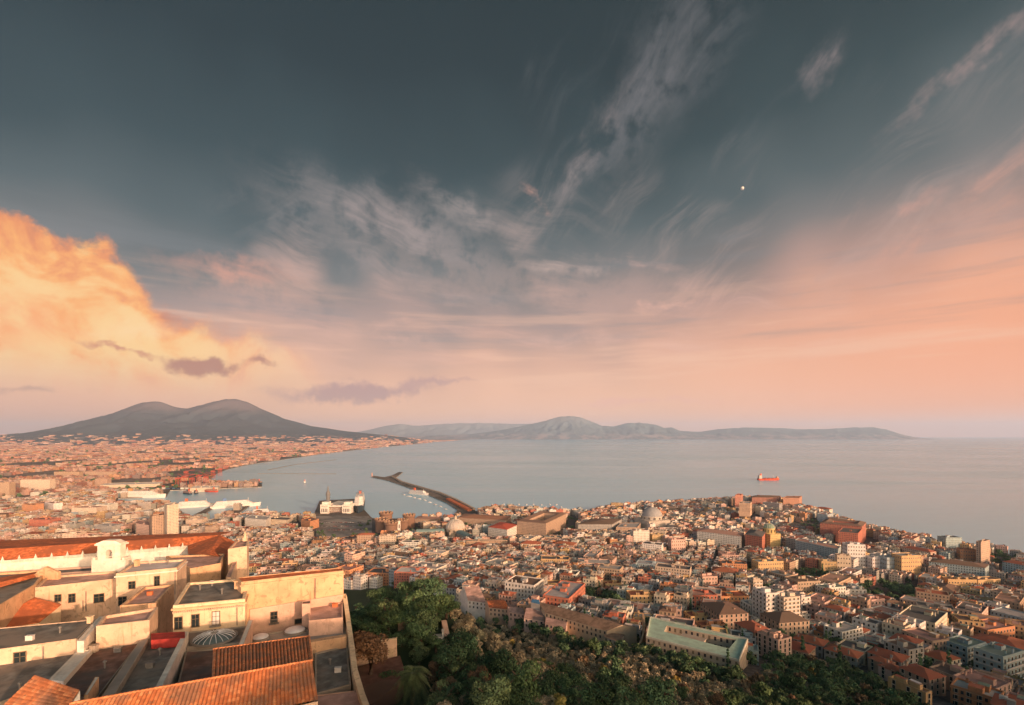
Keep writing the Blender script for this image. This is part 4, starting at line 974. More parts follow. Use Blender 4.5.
# ------------------------------------------------------------------ named landmarks
LANDM += [(20, 487, 'the cream port warehouse'), (142, 493, 'the long white ship'), (171, 520, 'the tall port tower'), (235, 507, 'the moored ferries'), (335, 508, 'the white harbour terminal'), (375, 495, 'the inner mole'),
          (393, 523, 'the castle'), (455, 530, 'the glass gallery dome'), (501, 530, 'the theatre'), (541, 528, 'the royal palace'), (594, 525, 'the government palace'),
          (652, 525, 'the grey church dome'), (720, 539, 'the long white palace'), (770, 534, 'the green church dome'), (842, 527, 'the big red building'), (766, 497, 'the cliff top barracks'), (903, 566, 'the lit yellow front'),
          (955, 570, 'the blue grey arcade'), (983, 553, 'the seafront tower'), (976, 583, 'the yellow crescent'), (1000, 637, 'the orange arcade'), (990, 662, 'the pale blue block'), (940, 650, 'the blank beige block'), (852, 638, 'the stepped white block'),
          (790, 611, 'the white tower blocks'), (808, 588, 'the brown block'), (695, 642, 'the green roofed hall'), (655, 602, 'the yellow row'), (720, 602, 'the red fronted row'), (580, 618, 'the long barracks'),
          (525, 612, 'the pink gabled houses'), (475, 592, 'the pink roofed chapel'), (270, 548, 'the golden wall'), (310, 524, 'the orange harbour block'), (60, 545, 'the terracotta wing'), (560, 565, 'the dense old quarter'), (490, 560, 'the pale roof maze'), (932, 684, 'the lower red roof')]

def palace(name, label, cat, corner, right, left, z0, h, wn, rn, rtype='hip', roofpart='roof', dome=None):
    """block from three foot pixels: near corner, far end of its right side, far end of its left side"""
    g = lambda p: Vector(((p[0] - CX) / F * (F * (H - z0) / (p[1] - HY)), F * (H - z0) / (p[1] - HY)))
    c, a, b = g(corner), g(right), g(left); poly = [tuple(c), tuple(a), tuple(a + b - c), tuple(b)]
    if area(poly) < 0: poly = poly[::-1]
    cen = (a + b) / 2; root = empty(name, (cen.x, cen.y, z0), label, cat); r = random.Random(int(corner[0]))
    wc, rc = WALLS.get(wn, wn), ROOFS.get(rn, rn)
    mb = MB()
    for i in range(4): mb.wall(poly[i], poly[(i + 1) % 4], z0 - 12, z0, wc, False); mb.wall(poly[i], poly[(i + 1) % 4], z0, z0 + h, wc, True)
    child(mb, 'wall', M['city'], root)
    mb = MB()
    if rtype == 'court':                               # four pitched wings round a court
        w_ = min((a - c).length, (b - c).length) * .26; inn = inset(poly, w_); mid = inset(poly, w_ / 2); out = inset(poly, -.6)
        for i in range(4):
            j = (i + 1) % 4; mb.face([(*out[i], z0 + h + .05), (*out[j], z0 + h + .05), (*mid[j], z0 + h + w_ * .19), (*mid[i], z0 + h + w_ * .19)], jit(rc, r, .06))
            mb.face([(*mid[i], z0 + h + w_ * .19), (*mid[j], z0 + h + w_ * .19), (*inn[j], z0 + h), (*inn[i], z0 + h)], jit(rc, r, .06))
            mb.face([(*inn[j], z0), (*inn[i], z0), (*inn[i], z0 + h), (*inn[j], z0 + h)], wc)
        mb.face([(*p, z0 + .3) for p in inn], (.12, .12, .1))
    else: roof_shape(mb, poly, z0 + h, rtype, rc, wc, r)
    child(mb, roofpart, M['citynw'], root)
    VIS.append((min(left[0], corner[0]), max(right[0], corner[0]), corner[1], c.y))
    L1, L2 = (a - c).length, (b - c).length
    if c.y > 900:                                      # tall state rooms: bays and floors twice the usual size
        ul = root.children[0].data.uv_layers[0].data
        for q in ul:
            if q.uv[0] > -5: q.uv = (q.uv[0] * .55, q.uv[1] * .55)
    for u, L in ((a - c, L1), (b - c, L2)):
        n = max(1, int(L / 18))
        for i in range(n + 1):
            q = c + u * i / n; OCC.append((q.x, q.y, 24))
    OCC.append((cen.x, cen.y, min(L1, L2) * .5))
    return root, poly, z0 + h

palace('royal_palace', 'large royal palace with brown tiled wings, dark north front and sunlit right flank', 'palace', (546, 539), (566, 527.5), (517, 536), 14, 34, 'tan', 'brown', 'court')
palace('royal_palace_wing', 'broad red brown roofed palace wing nearer the mole, above dark gardens', 'palace', (506, 528), (511, 523.5), (458, 525), 12, 19, 'tan', (.34, .17, .11))
palace('theatre', 'white theatre building with a small bright red roof beside the royal palace', 'theatre', (507, 540), (519, 534), (488, 537), 16, 22, 'white', (.55, .10, .06), 'hip')
palace('government_palace', 'brown roofed government palace with shadowed front left of the grey dome', 'palace', (612, 533), (622, 527), (578, 533), 16, 20, 'grey', 'brown', 'hip')
palace('government_palace', 'pale small palace block attached right of the brown government palace', 'palace', (637, 534), (641, 529), (616, 534), 17, 14, 'tan', 'light grey', 'flat')
palace('white_palace', 'long white palace front with regular windows in mid town', 'palace', (741, 549), (744, 545), (697, 543), 24, 24, 'white', 'dusty pink', 'hip')
palace('red_building', 'big brick red building complex near the right shore', 'building', (862, 540), (866, 535), (820, 536), 22, 28, (.40, .14, .10), 'brown', 'court')
palace('red_building', 'lower red building against the big red one, nearer the viewer', 'building', (858, 545), (862, 540), (838, 543), 24, 22, 'brick red', 'dark grey', 'flat')
palace('cliff_barracks', 'long dark red barracks on the highest hilltop by the sea', 'barracks', (779, 503), (781, 501), (752, 502.5), 50, 15, (.34, .15, .12), 'brown', 'hip')
palace('cliff_barracks', 'short dark red barracks wing at the right end of the hilltop', 'barracks', (799, 505), (802, 503), (783, 505), 48, 19, (.40, .20, .14), 'brown', 'flat')
palace('cliff_barracks', 'small tower like red block at the left end of the hilltop barracks', 'barracks', (741, 504), (743, 502.5), (735, 504), 48, 24, (.42, .18, .14), 'terracotta', 'flat')
palace('cliff_house', 'pale cube shaped hilltop house left of the cliff barracks', 'house', (750, 512), (752, 510), (739, 511.5), 46, 21, 'tan', 'light grey', 'flat')
palace('arcade_building', 'long blue grey arcaded building below the seafront houses', 'building', (985, 578), (989, 574), (929, 571), 26, 15, 'blue grey', 'brown', 'hip')
palace('seafront_tower', 'tall slab tower on the seafront, lit on its right side', 'tower block', (981, 566), (990, 563.5), (976, 565), 18, 40, (.52, .38, .30), 'brown', 'flat')
palace('arcade_building', 'curving pale aqueduct like block in the valley below the big red building', 'building', (838, 559), (841, 556), (795, 549), 28, 16, 'blue grey', 'dusty pink', 'flat')
palace('orange_harbour_block', 'bright orange cubic block near the harbour terminal', 'building', (310, 531), (319, 528), (301, 529), 8, 22, 'orange', 'brown', 'flat')
palace('customs_house', 'low cream waterfront building with long flat roof left of the mole root', 'building', (438, 525), (441, 522), (415, 524), 5, 14, 'tan', 'dusty pink', 'hip')
palace('waterfront_block', 'white flat roofed waterfront building left of the harbour terminal', 'building', (266, 530), (271, 526), (245, 528), 6, 24, 'white', 'light grey', 'flat')
palace('waterfront_block', 'cream waterfront office with dark roof beside the white waterfront building', 'building', (288, 527), (292, 524), (267, 526), 5, 17, 'cream', 'dark grey', 'flat')
palace('port_tower', 'tall slender sunlit tower block rising over the port', 'tower block', (167, 541), (178.5, 539), (164.2, 538.5), 7, 78, 'cream', 'light grey', 'flat')
palace('hotel_block', 'broad tan office block attached left of the tall port tower', 'building', (152, 540), (164, 538.4), (149.5, 538), 7, 52, 'tan', 'brown', 'flat')
palace('port_block', 'low mauve block left of the broad tan office block', 'building', (149, 538), (151, 534), (136, 536), 7, 28, 'pale pink', 'dusty pink', 'flat')

def drum_dome(name, label, cat, px, py, Y, rad, z0, hd, col, dcol, drum, lantern=True, ribs=False, body=None):
    x, y = at(px, Y); root = empty(name, (x, y, z0), label, cat); r = random.Random(int(px))
    mb = MB(); b = body or (rad * 2.6, rad * 2.6); mb.prism(rect(x, y, b[0], b[1], .35), z0 - 10, z0 + hd, col, True); child(mb, 'wall', M['city'], root)
    mb = MB(); mb.rev((x, y, z0 + hd), [(rad * 1.04, 0), (rad * 1.04, drum), (rad * 1.1, drum), (rad * 1.1, drum + rad * .06), (rad, drum + rad * .06)], 24, col)
    for k in range(12):
        a = math.pi * k / 6; mb.box((x + rad * 1.05 * math.cos(a), y + rad * 1.05 * math.sin(a), z0 + hd + drum * .2), (rad * .16, rad * .16, drum * .6), a, tuple(c * .25 for c in col))
    child(mb, 'drum', M['citynw'], root)
    mb = MB(); prof = [(rad * math.cos(a), rad * .88 * math.sin(a)) for a in [math.pi / 2 * i / 9 for i in range(9)]] + [(0, rad * .88)]
    mb.rev((x, y, z0 + hd + drum + rad * .06), prof, 28, dcol); child(mb, 'dome', M['citynw'], root, True)
    if ribs:
        mb = MB()
        for k in range(16): a = math.pi * k / 8; mb.tube([(x + q * 1.01 * math.cos(a), y + q * 1.01 * math.sin(a), z0 + hd + drum + rad * .06 + w + .1) for q, w in prof[:-1]], rad * .022, 4, (.6, .6, .56))
        child(mb, 'rib', M['citynw'], root)
    if lantern:
        mb = MB(); mb.rev((x, y, z0 + hd + drum + rad * .9), [(rad * .16, 0), (rad * .16, rad * .28), (rad * .2, rad * .3), (0, rad * .48)], 10, col); child(mb, 'lantern', M['citynw'], root)
    OCC.append((x, y, max(b) * .62)); return root, (x, y)
drum_dome('domed_church', 'broad grey dome of a round church facing the palace square', 'church', 652, 527, 1190, 23, 18, 20, (.52, .47, .42), (.30, .31, .33), 7)
drum_dome('domed_gallery', 'ribbed pale glass dome above the shopping gallery', 'dome', 455.5, 535, 1050, 19.5, 20, 16, (.50, .42, .34), (.48, .42, .38), 6, ribs=True, body=(34, 34))
for sx, sy, lb in ((26, -48, 'blue green glazed gallery roof reaching toward the viewer from the glass dome'), (-52, -8, 'flat grey glazed gallery roof left of the glass dome')):
    x, y = at(455.5, 1050); x += sx; y += sy; root = empty('gallery_roof', (x, y, 20), lb, 'gallery roof')
    a = math.atan2(sy, sx); mb = MB(); mb.prism(rect(x, y, 58, 17, a), 12, 37, (.42, .36, .3), True); child(mb, 'wall', M['city'], root)
    mb = MB(); u = Vector((math.cos(a), math.sin(a))) * 29; v = Vector((-math.sin(a), math.cos(a))) * 8.5; c = Vector((x, y))
    for k in range(6):
        t0_, t1_ = math.pi * k / 6, math.pi * (k + 1) / 6; q = lambda t_, s_: (*(c + v * math.cos(t_) + u * s_), 37 + 5 * math.sin(t_)); mb.face([q(t0_, -1), q(t1_, -1), q(t1_, 1), q(t0_, 1)][::-1], (.16, .26, .27))
    child(mb, 'glass_vault', M['citynw'], root); OCC.append((x, y, 26))
drum_dome('domed_church', 'church with tall green tiled dome and yellow drum beside red walls', 'church', 769, 547, 960, 10, 30, 20, (.62, .46, .2), (.20, .30, .22), 9, ribs=True, body=(26, 30))
palace('red_church', 'red ochre church nave left of the green dome', 'church', (762, 550), (766, 544), (745, 547), 28, 24, 'brick red', 'dark grey', 'hip')
drum_dome('domed_church', 'small pale church dome at the left edge of the pale roof maze', 'church', 444, 547, 930, 6.5, 28, 12, (.7, .66, .6), (.62, .58, .54), 3, body=(20, 20))
x, y = at(562, 1470); root = empty('white_dome', (x, y, 4), 'tiny white round dome in front of the sea by the park', 'dome'); mb = MB(); mb.rev((x, y, 4), [(9.5, 0), (9.5, 9), (10, 9)] + [(10 * math.cos(a), 9 + 9 * math.sin(a)) for a in [math.pi / 2 * i / 8 for i in range(1, 9)]], 20, (.75, .75, .74)); child(mb, 'dome', M['citynw'], root, True); OCC.append((x, y, 14))

# castle with round towers
Yc = 1165; x, y = at(394, Yc); z0 = 8; root = empty('castle', (x, y, z0), 'medieval castle with five stout round towers beside the harbour', 'castle')
tw = [((382, 1150), 15, 42), ((391, 1120), 14, 40), ((403, 1165), 12, 38), ((409, 1215), 14, 42), ((386, 1210), 15, 48)]
ctr = [at(*p) for p, _, _ in tw]; hull = [ctr[0], ctr[1], ctr[2], ctr[3], ctr[4]]
mb = MB(); mb.prism(hull, z0 - 8, z0 + 27, (.15, .10, .08), True); child(mb, 'curtain_wall', M['city'], root)
for (p, r_, h_), c in zip(tw, ctr):
    mb = MB(); mb.rev((c[0], c[1], z0 - 6), [(r_ * 1.18, 0), (r_ * 1.02, 16), (r_, 17), (r_, h_ - 6), (r_ * 1.12, h_ - 4), (r_ * 1.12, h_), (r_ * 1.0, h_), (r_ * .98, h_ - 1.5), (0, h_ - 1.5)], 20, (.20, .12, .085))
    for k in range(12): a = math.pi * k / 6; mb.box((c[0] + r_ * 1.06 * math.cos(a), c[1] + r_ * 1.06 * math.sin(a), z0 - 6 + h_), (r_ * .26, 1.2, 2), a + math.pi / 2, (.42, .28, .18))
    child(mb, 'tower', M['citynw'], root); OCC.append((*c, 24))
p, q = Vector(ctr[1]), Vector(ctr[2]); m_ = (p + q) / 2; mb = MB(); a = math.atan2((q - p).y, (q - p).x); n_ = Vector((math.sin(a), -math.cos(a)))
c = m_ + n_ * 2; mb.prism(rect(c.x, c.y, 11, 7, a), z0, z0 + 33, (.72, .70, .66)); c2 = m_ + n_ * 5.8
mb.prism(rect(c2.x, c2.y, 4.5, .6, a), z0 + 1, z0 + 11, (.05, .05, .05)); mb.prism(rect(c2.x, c2.y, 4, .6, a), z0 + 17, z0 + 25, (.1, .1, .1)); child(mb, 'arch_gate', M['citynw'], root)
OCC.append((x, y, 45))

# white harbour terminal on its pier
x0, y0 = at(320.5, 1490); x1, y1 = at(351, 1490); z0 = 3; xm = (x0 + x1) / 2; root = empty('harbour_terminal', (xm, y0, z0), 'white harbour terminal with twin square pavilions on the central pier', 'terminal')
wd = x1 - x0
mb = MB(); mb.prism(rect(xm, y0 + 75, wd * .9, 130, 0), z0, z0 + 20, (.70, .66, .60), True); mb.prism(rect(xm, y0 + 20, wd * .45, 40, 0), z0 + 20, z0 + 24, (.70, .66, .60)); child(mb, 'wall', M['city'], root)
for k in (-1, 1):
    mb = MB(); px_ = xm + k * wd * .36; mb.prism(rect(px_, y0 + 14, wd * .27, 34, 0), z0, z0 + 27, (.74, .70, .64)); mb.prism(rect(px_, y0 + 14, wd * .20, 24, 0), z0 + 27, z0 + 34, (.74, .70, .64))
    for i in range(4): mb.prism(rect(px_ + (i - 1.5) * wd * .055, y0 - 3.15, wd * .028, .4, 0), z0 + 4, z0 + 15, (.06, .06, .07))
    for i in range(6): mb.prism(rect(px_ + (i - 2.5) * wd * .035, y0 - 3.15, wd * .012, .4, 0), z0 + 19, z0 + 24, (.1, .1, .1))
    child(mb, 'pavilion', M['citynw'], root)
for i in range(3):
    mb = MB(); mb.prism(rect(xm, y0 - .2 - .1 * i, wd * .42, .5, 0), z0 + 4 + 6 * i, z0 + 6 + 6 * i, (.22, .12, .1)); child(mb, 'gallery', M['citynw'], root)
OCC.append((xm, y0 + 20, 60)); OCC.append((xm, y0 + 90, 60))
x, y = at(328, 1620); root = empty('beacon_tower', (x, y, 3), 'thin dark spired tower behind the left pavilion of the terminal', 'tower'); mb = MB(); mb.rev((x, y, 0), [(7, 0), (6, 40), (7.5, 41), (7, 50), (2.5, 58), (2, 66), (0, 76)], 10, (.16, .17, .18)); child(mb, 'shaft', M['citynw'], root)
root = empty('car_park', (at(340, 1380)[0], 1380, 3.2), 'dark paved harbour square in front of the white terminal', 'square'); mb = MB()
p = [pt(px, py, H - 8.5) for px, py in ((316, 540), (316, 516), (356, 516), (371, 520), (374, 533), (356, 545))]; 
for i in range(14):
    for j in range(12):
        q = [at(316 + 4 * a, 1050 + 32 * b) for a, b in ((i, j), (i + 1, j), (i + 1, j + 1), (i, j + 1))]; mb.face([(x_, y_, T(x_, y_) + .5) for x_, y_ in q])
child(mb, 'paving', M['asphalt'], root)
cars_zone = [q[:2] for q in p]
for q in [(at(px, F * (H - 8) / (py - HY))) for px in range(318, 372, 7) for py in range(517, 545, 3)]: OCC.append((*q, 12))
rng = random.Random(8); 
for t_ in range(3):
    for k in range(18):
        x, y = at(322 + k * 2.4 + rng.uniform(-.3, .3), 1180 + 60 * t_ + rng.uniform(-2, 2)); 
        cz = T(x, y) - 8.1; wc = rng.choice([(.7, .7, .7), (.08, .08, .09), (.4, .4, .42), (.35, .05, .04)]); mb = MB(); mb.prism(rect(x, y, 2, 4.6, 0), 8.95 + cz, 9.6 + cz, wc); mb.prism(rect(x, y - .2, 1.8, 2.5, 0), 9.6 + cz, 10.15 + cz, (.05, .05, .06)); mb.prism(rect(x, y + .1, 1.9, 3.6, 0), 8.62 + cz, 8.95 + cz, (.04, .04, .04))
        o = mb.build('parked_car', M['citynw'], None, False, (x, y, 8.6 + cz)); tag(o, None, 'car', 'cars parked on the dark harbour square'); cn = {(.7, .7, .7): 'white', (.08, .08, .09): 'black', (.4, .4, .42): 'silver', (.35, .05, .04): 'dark red'}[wc]
        o['label'] = f'tiny {cn} parked car in the {["nearest", "middle", "farthest"][t_]} row of the dark harbour square'

for c_, r_, l_, h_, lb in (((156, 522), (160, 518.5), (98, 529), 10, 'longest white roofed port shed pointing at the tall port tower'), ((150, 514), (153, 511.5), (112, 520), 9, 'second white roofed port shed nearer the ship basin'), ((210, 525), (214, 522), (190, 530), 9, 'white roofed shed right of the tall port tower'), ((160, 486.5), (163, 484.5), (100, 488), 12, 'long pale shed behind the long white ship'), ((218, 490.5), (220, 488.5), (190, 491), 12, 'pale customs shed on the far port pier')):
    palace('port_shed', lb, 'shed', c_, r_, l_, 4, h_, 'cream', 'white', 'flat')
rng = random.Random(31)
CC_ = {'rust red': (.34, .09, .05), 'blue': (.06, .14, .26), 'white': (.6, .6, .58), 'green': (.08, .2, .12), 'orange': (.5, .2, .06)}
for i in range(54):
    px = 124 + (i % 18) * 4.9 + rng.uniform(-1, 1); Y = 2160 + 75 * (i // 18) + rng.uniform(-12, 12); x, y = at(px, Y)
    if not inland(x, y)[0] or not free(x, y, 5): continue
    cn = rng.choice(list(CC_)); mb = MB(); n_ = rng.choice((1, 2, 3))
    for k in range(n_): mb.prism(rect(x + rng.uniform(-.5, .5), y, 12.2, 7.4, .03), 3.02 + 2.65 * k, 3 + 2.6 * (k + 1), jit(CC_[cn], rng, .25))
    o = mb.build('container_stack', M['citynw'], None, False, (x, y, 3)); tag(o, None, 'containers', 'container stacks on the port quay'); OCC.append((x, y, 7)); PENDING.append((o, px, proj(x, y, 6)[1], f'{["single", "double", "triple"][n_ - 1]} {cn} container stack'))
# ships
def ship(name, label, px, Y, L, B, ang, hull, sup, hh=9, tiers=4, funnel=(.6, .12, .05), style='ferry'):
    x, y = at(px, Y); root = empty(name, (x, y, 0), label, 'ship'); c, s_ = math.cos(ang), math.sin(ang); Q = lambda u, v, z: (x + u * c - v * s_, y + u * s_ + v * c, z)
    out = [(-.5, -.42), (-.5, .42), (-.44, .5), (.2, .5), (.36, .36), (.46, .15), (.5, 0), (.46, -.15), (.36, -.36), (.2, -.5), (-.44, -.5)][::-1]
    mb = MB(); n = len(out)
    lo = [Q(u * L * .96, v * B * .85, -1) for u, v in out]; hi = [Q(u * L, v * B, hh + (2.5 if u > .3 else 0)) for u, v in out]
    for i in range(n): mb.face([lo[i], lo[(i + 1) % n], hi[(i + 1) % n], hi[i]])
    child(mb, 'hull', hull, root); mb = MB(); mb.face([(a[0], a[1], a[2] - .8) for a in hi]); child(mb, 'deck', M['concrete'], root)
    mb = MB(); z = hh
    if style == 'cargo':
        mb.prism([Q(*q, 0)[:2] for q in ((-.46 * L, -.4 * B), (-.34 * L, -.4 * B), (-.34 * L, .4 * B), (-.46 * L, .4 * B))], z, z + 17, (.62, .55, .5), True)
        mb.prism([Q(*q, 0)[:2] for q in ((.36 * L, -.25 * B), (.43 * L, -.25 * B), (.43 * L, .25 * B), (.36 * L, .25 * B))], z, z + 10, (.5, .3, .2))
        for k in range(3): a = (-.2 + k * .18) * L; mb.prism([Q(*q, 0)[:2] for q in ((a, -.3 * B), (a + .1 * L, -.3 * B), (a + .1 * L, .3 * B), (a, .3 * B))], z, z + 3.2, (.32, .08, .05))
    else:
        for k in range(tiers):
            sh = min(1, 4 / tiers); u0, u1 = (-.44 + .02 * k * sh) * L, (.34 - .045 * k * sh) * L; w = (.46 - .03 * k * sh) * B
            mb.prism([Q(*q, 0)[:2] for q in ((u0, -w), (u1, -w), (u1 + .03 * L, 0), (u1, w), (u0, w))], z, z + 3.3, sup, True); z += 3.5
    child(mb, 'superstructure', M['city'], root)
    mb = MB(); fx = -.36 * L if style == 'cargo' else -.22 * L; fz = hh + (17 if style == 'cargo' else tiers * 3.5)
    a, b = fx - .035 * L, fx + .035 * L; mb.prism([Q(*q, 0)[:2] for q in ((a, -.14 * B), (b, -.1 * B), (b, .1 * B), (a, .14 * B))], fz, fz + 9, funnel); child(mb, 'funnel', M['citynw'], root)
    mb = MB(); mb.tube([Q(.24 * L, 0, hh), Q(.24 * L, 0, hh + (16 if style == 'cargo' else tiers * 3.5 + 7))], .6, 5, (.6, .6, .6)); child(mb, 'mast', M['citynw'], root)
    return root
ship('passenger_ship', 'long white passenger ship with orange funnel at the left port basin', 141.5, 1890, 186, 26, 0.02, M['whitepaint'], (.74, .72, .7), 12, 4, (.5, .25, .1))
ship('cruise_ship', 'white cruise ship with dark blue hull seen end on beside the terminal', 359.5, 1590, 210, 31, R(-75), M['darkhull'], (.74, .73, .72), 22, 7, (.35, .12, .1))
ship('ferry', 'white ferry moored diagonally on the middle harbour pier', 196, 1640, 120, 19, R(30), M['whitepaint'], (.72, .7, .7), 7, 4)
ship('ferry', 'largest white ferry moored diagonally at the pier end nearest open water', 236, 1640, 150, 22, R(34), M['whitepaint'], (.74, .72, .72), 9, 4, (.1, .2, .4))
ship('ferry', 'small white ferry just left of the harbour terminal water', 262, 1500, 60, 13, R(25), M['whitepaint'], (.7, .68, .68), 5, 3)
ship('ferry', 'white ferry lying alongside the inner mole', 419, 1990, 110, 17, R(-35), M['whitepaint'], (.74, .72, .72), 6, 3)
ship('cargo_ship', 'lone rust red cargo ship at anchor on the open bay', 768.5, 2620, 118, 20, 0.05, M['redhull'], (.6, .5, .45), 9, 3, (.5, .12, .06), 'cargo')
ship('tug_boat', 'dark working boat beside the far port pier', 187, 2000, 60, 12, R(150), M['darkhull'], (.3, .2, .18), 6, 2)
ship('tug_boat', 'dark tug boat lying right of the other working boats', 196, 2020, 50, 12, R(130), M['darkhull'], (.28, .2, .18), 6, 2)
ship('tug_boat', 'small reddish coaster crossing the inner port basin', 211, 2080, 62, 12, R(170), M['redhull'], (.4, .2, .15), 5, 2)
ship('tug_boat', 'isolated dark coaster between the piers and open water', 257, 2440, 60, 12, R(160), M['darkhull'], (.3, .22, .2), 6, 2)
ship('sailing_vessel', 'tiny white motor boat leaving a wake in the outer harbour', 305, 2500, 26, 8, R(100), M['whitepaint'], (.7, .7, .7), 3, 1)
def boat(px, Y, L, ang, mast, label):
    x, y = at(px, Y); mb = MB(); c, s_ = math.cos(ang), math.sin(ang); Q = lambda u, v, z: (x + u * c - v * s_, y + u * s_ + v * c, z)
    B = L * .3; o = [(-.5, -.4), (.1, -.5), (.5, 0), (.1, .5), (-.5, .4)]
    lo = [Q(u * L * .9, v * B * .7, -.3) for u, v in o]; hi = [Q(u * L, v * B, 1.6) for u, v in o]
    for i in range(5): mb.face([lo[i], lo[(i + 1) % 5], hi[(i + 1) % 5], hi[i]], (.75, .75, .75))
    mb.face(hi, (.6, .58, .55)); mb.prism([Q(*q, 0)[:2] for q in ((-.2 * L, -.25 * B), (.15 * L, -.25 * B), (.15 * L, .25 * B), (-.2 * L, .25 * B))], 1.6, 3, (.7, .7, .72))
    if mast: mb.tube([Q(0, 0, 1.6), Q(0, 0, L * 1.25)], .12, 4, (.6, .6, .6)); mb.tube([Q(0, 0, 3), Q(-.4 * L, 0, 3)], .12, 4, (.6, .6, .6))
    ob = mb.build('moored_boat', M['citynw'], None, False, (x, y, 0)); tag(ob, None, 'boat', 'small boats moored along the shore'); PENDING.append((ob, *proj(x, y, 0), label))
rng = random.Random(11)
for i in range(26): boat(499 + i * 2.5 + rng.uniform(-.5, .5), 1575 + 60 * (i % 3) + rng.uniform(-9, 9), rng.uniform(11, 20), R(rng.uniform(60, 120)), i % 2 == 0, 'small white sailing boat with mast' if i % 2 == 0 else 'small white motor boat')
for i in range(9): 
    px = 404 + i * 5.2; boat(px, F * H / (np.interp(px, [400, 428, 446, 455], [491.5, 499, 507, 514]) + 2.5 - HY) + rng.uniform(-6, 6), rng.uniform(14, 26), R(rng.uniform(-50, -20)), False, 'small white harbour launch')
# slim jetty off the marina and outer breakwaters
def strip(name, label, cat, pts, w, z, mt):
    P = [Vector(p) for p in pts]; root = empty(name, (P[0].x, P[0].y, 0), label, cat); mb = MB()
    for a, b in zip(P, P[1:]):
        u = (b - a).normalized(); n_ = Vector((u.y, -u.x)) * w / 2; mb.prism([tuple(a - n_), tuple(a + n_), tuple(b + n_ + u * .3), tuple(b - n_ + u * .3)], -3, z, (.3, .25, .22))
    child(mb, 'rubble', mt, root); return root
strip('breakwater', 'long thin detached breakwater across the outer harbour', 'breakwater', [SEA(258, 473.8), SEA(336, 474)], 9, 2, M['bitumen'])
strip('breakwater', 'oblique far breakwater by the eastern shore', 'breakwater', [SEA(268, 470), SEA(296, 464.5), SEA(336, 459.8)], 9, 2, M['bitumen'])
strip('jetty', 'short jetty with boats off the marina', 'jetty', [SEA(500, 510.5), SEA(502, 507), SEA(513, 506.5)], 10, 2.5, M['concrete'])
strip('mole_wall', 'dark parapet wall along the seaward side of the great mole', 'wall', [SEA(392, 477.5), SEA(402, 483), SEA(440, 494.3), SEA(456, 501.3), SEA(474, 511)], 8, 9, M['stone'])
strip('mole_shed', 'long low red roofed shed on the root of the great mole', 'shed', [SEA(448, 500.5), SEA(470, 512)], 14, 9, M['terracotta'])
x, y = SEA(372, 476.6); root = empty('lighthouse', (x, y, 3), 'tiny lighthouse on the tip of the great mole', 'lighthouse'); mb = MB(); mb.rev((x, y, 2), [(4, 0), (3, 15), (4, 15.5), (4, 17), (2, 17), (2, 20), (0, 22)], 10, (.5, .3, .25)); child(mb, 'tower', M['citynw'], root)
# port cranes
for i, (px, Y) in enumerate([(178, 2250), (184, 2330), (192, 2240), (199, 2400), (206, 2330), (213, 2700), (220, 2850), (186, 2650)]):
    x, y = at(px, Y); mb = MB(); z = 3; k = (.42, .08, .05)
    for a, b in ((-8, -6), (8, -6), (-8, 6), (8, 6)): mb.tube([(x + a, y + b, z), (x + a * .8, y + b * .8, z + 38)], 1.1, 4, k)
    mb.box((x, y, z + 36), (20, 12, 4), 0, k); mb.tube([(x - 12, y, z + 40), (x + 48, y, z + 44 + i % 3 * 6)], 1.3, 4, k); mb.tube([(x, y, z + 38), (x, y, z + 60), (x + 40, y, z + 43 + i % 3 * 6)], .8, 4, k)
    o = mb.build('port_crane', M['citynw'], None, False, (x, y, z)); tag(o, None, 'crane', 'red cranes of the container port'); PENDING.append((o, px, proj(x, y, z + 40)[1], 'red lattice port crane'))

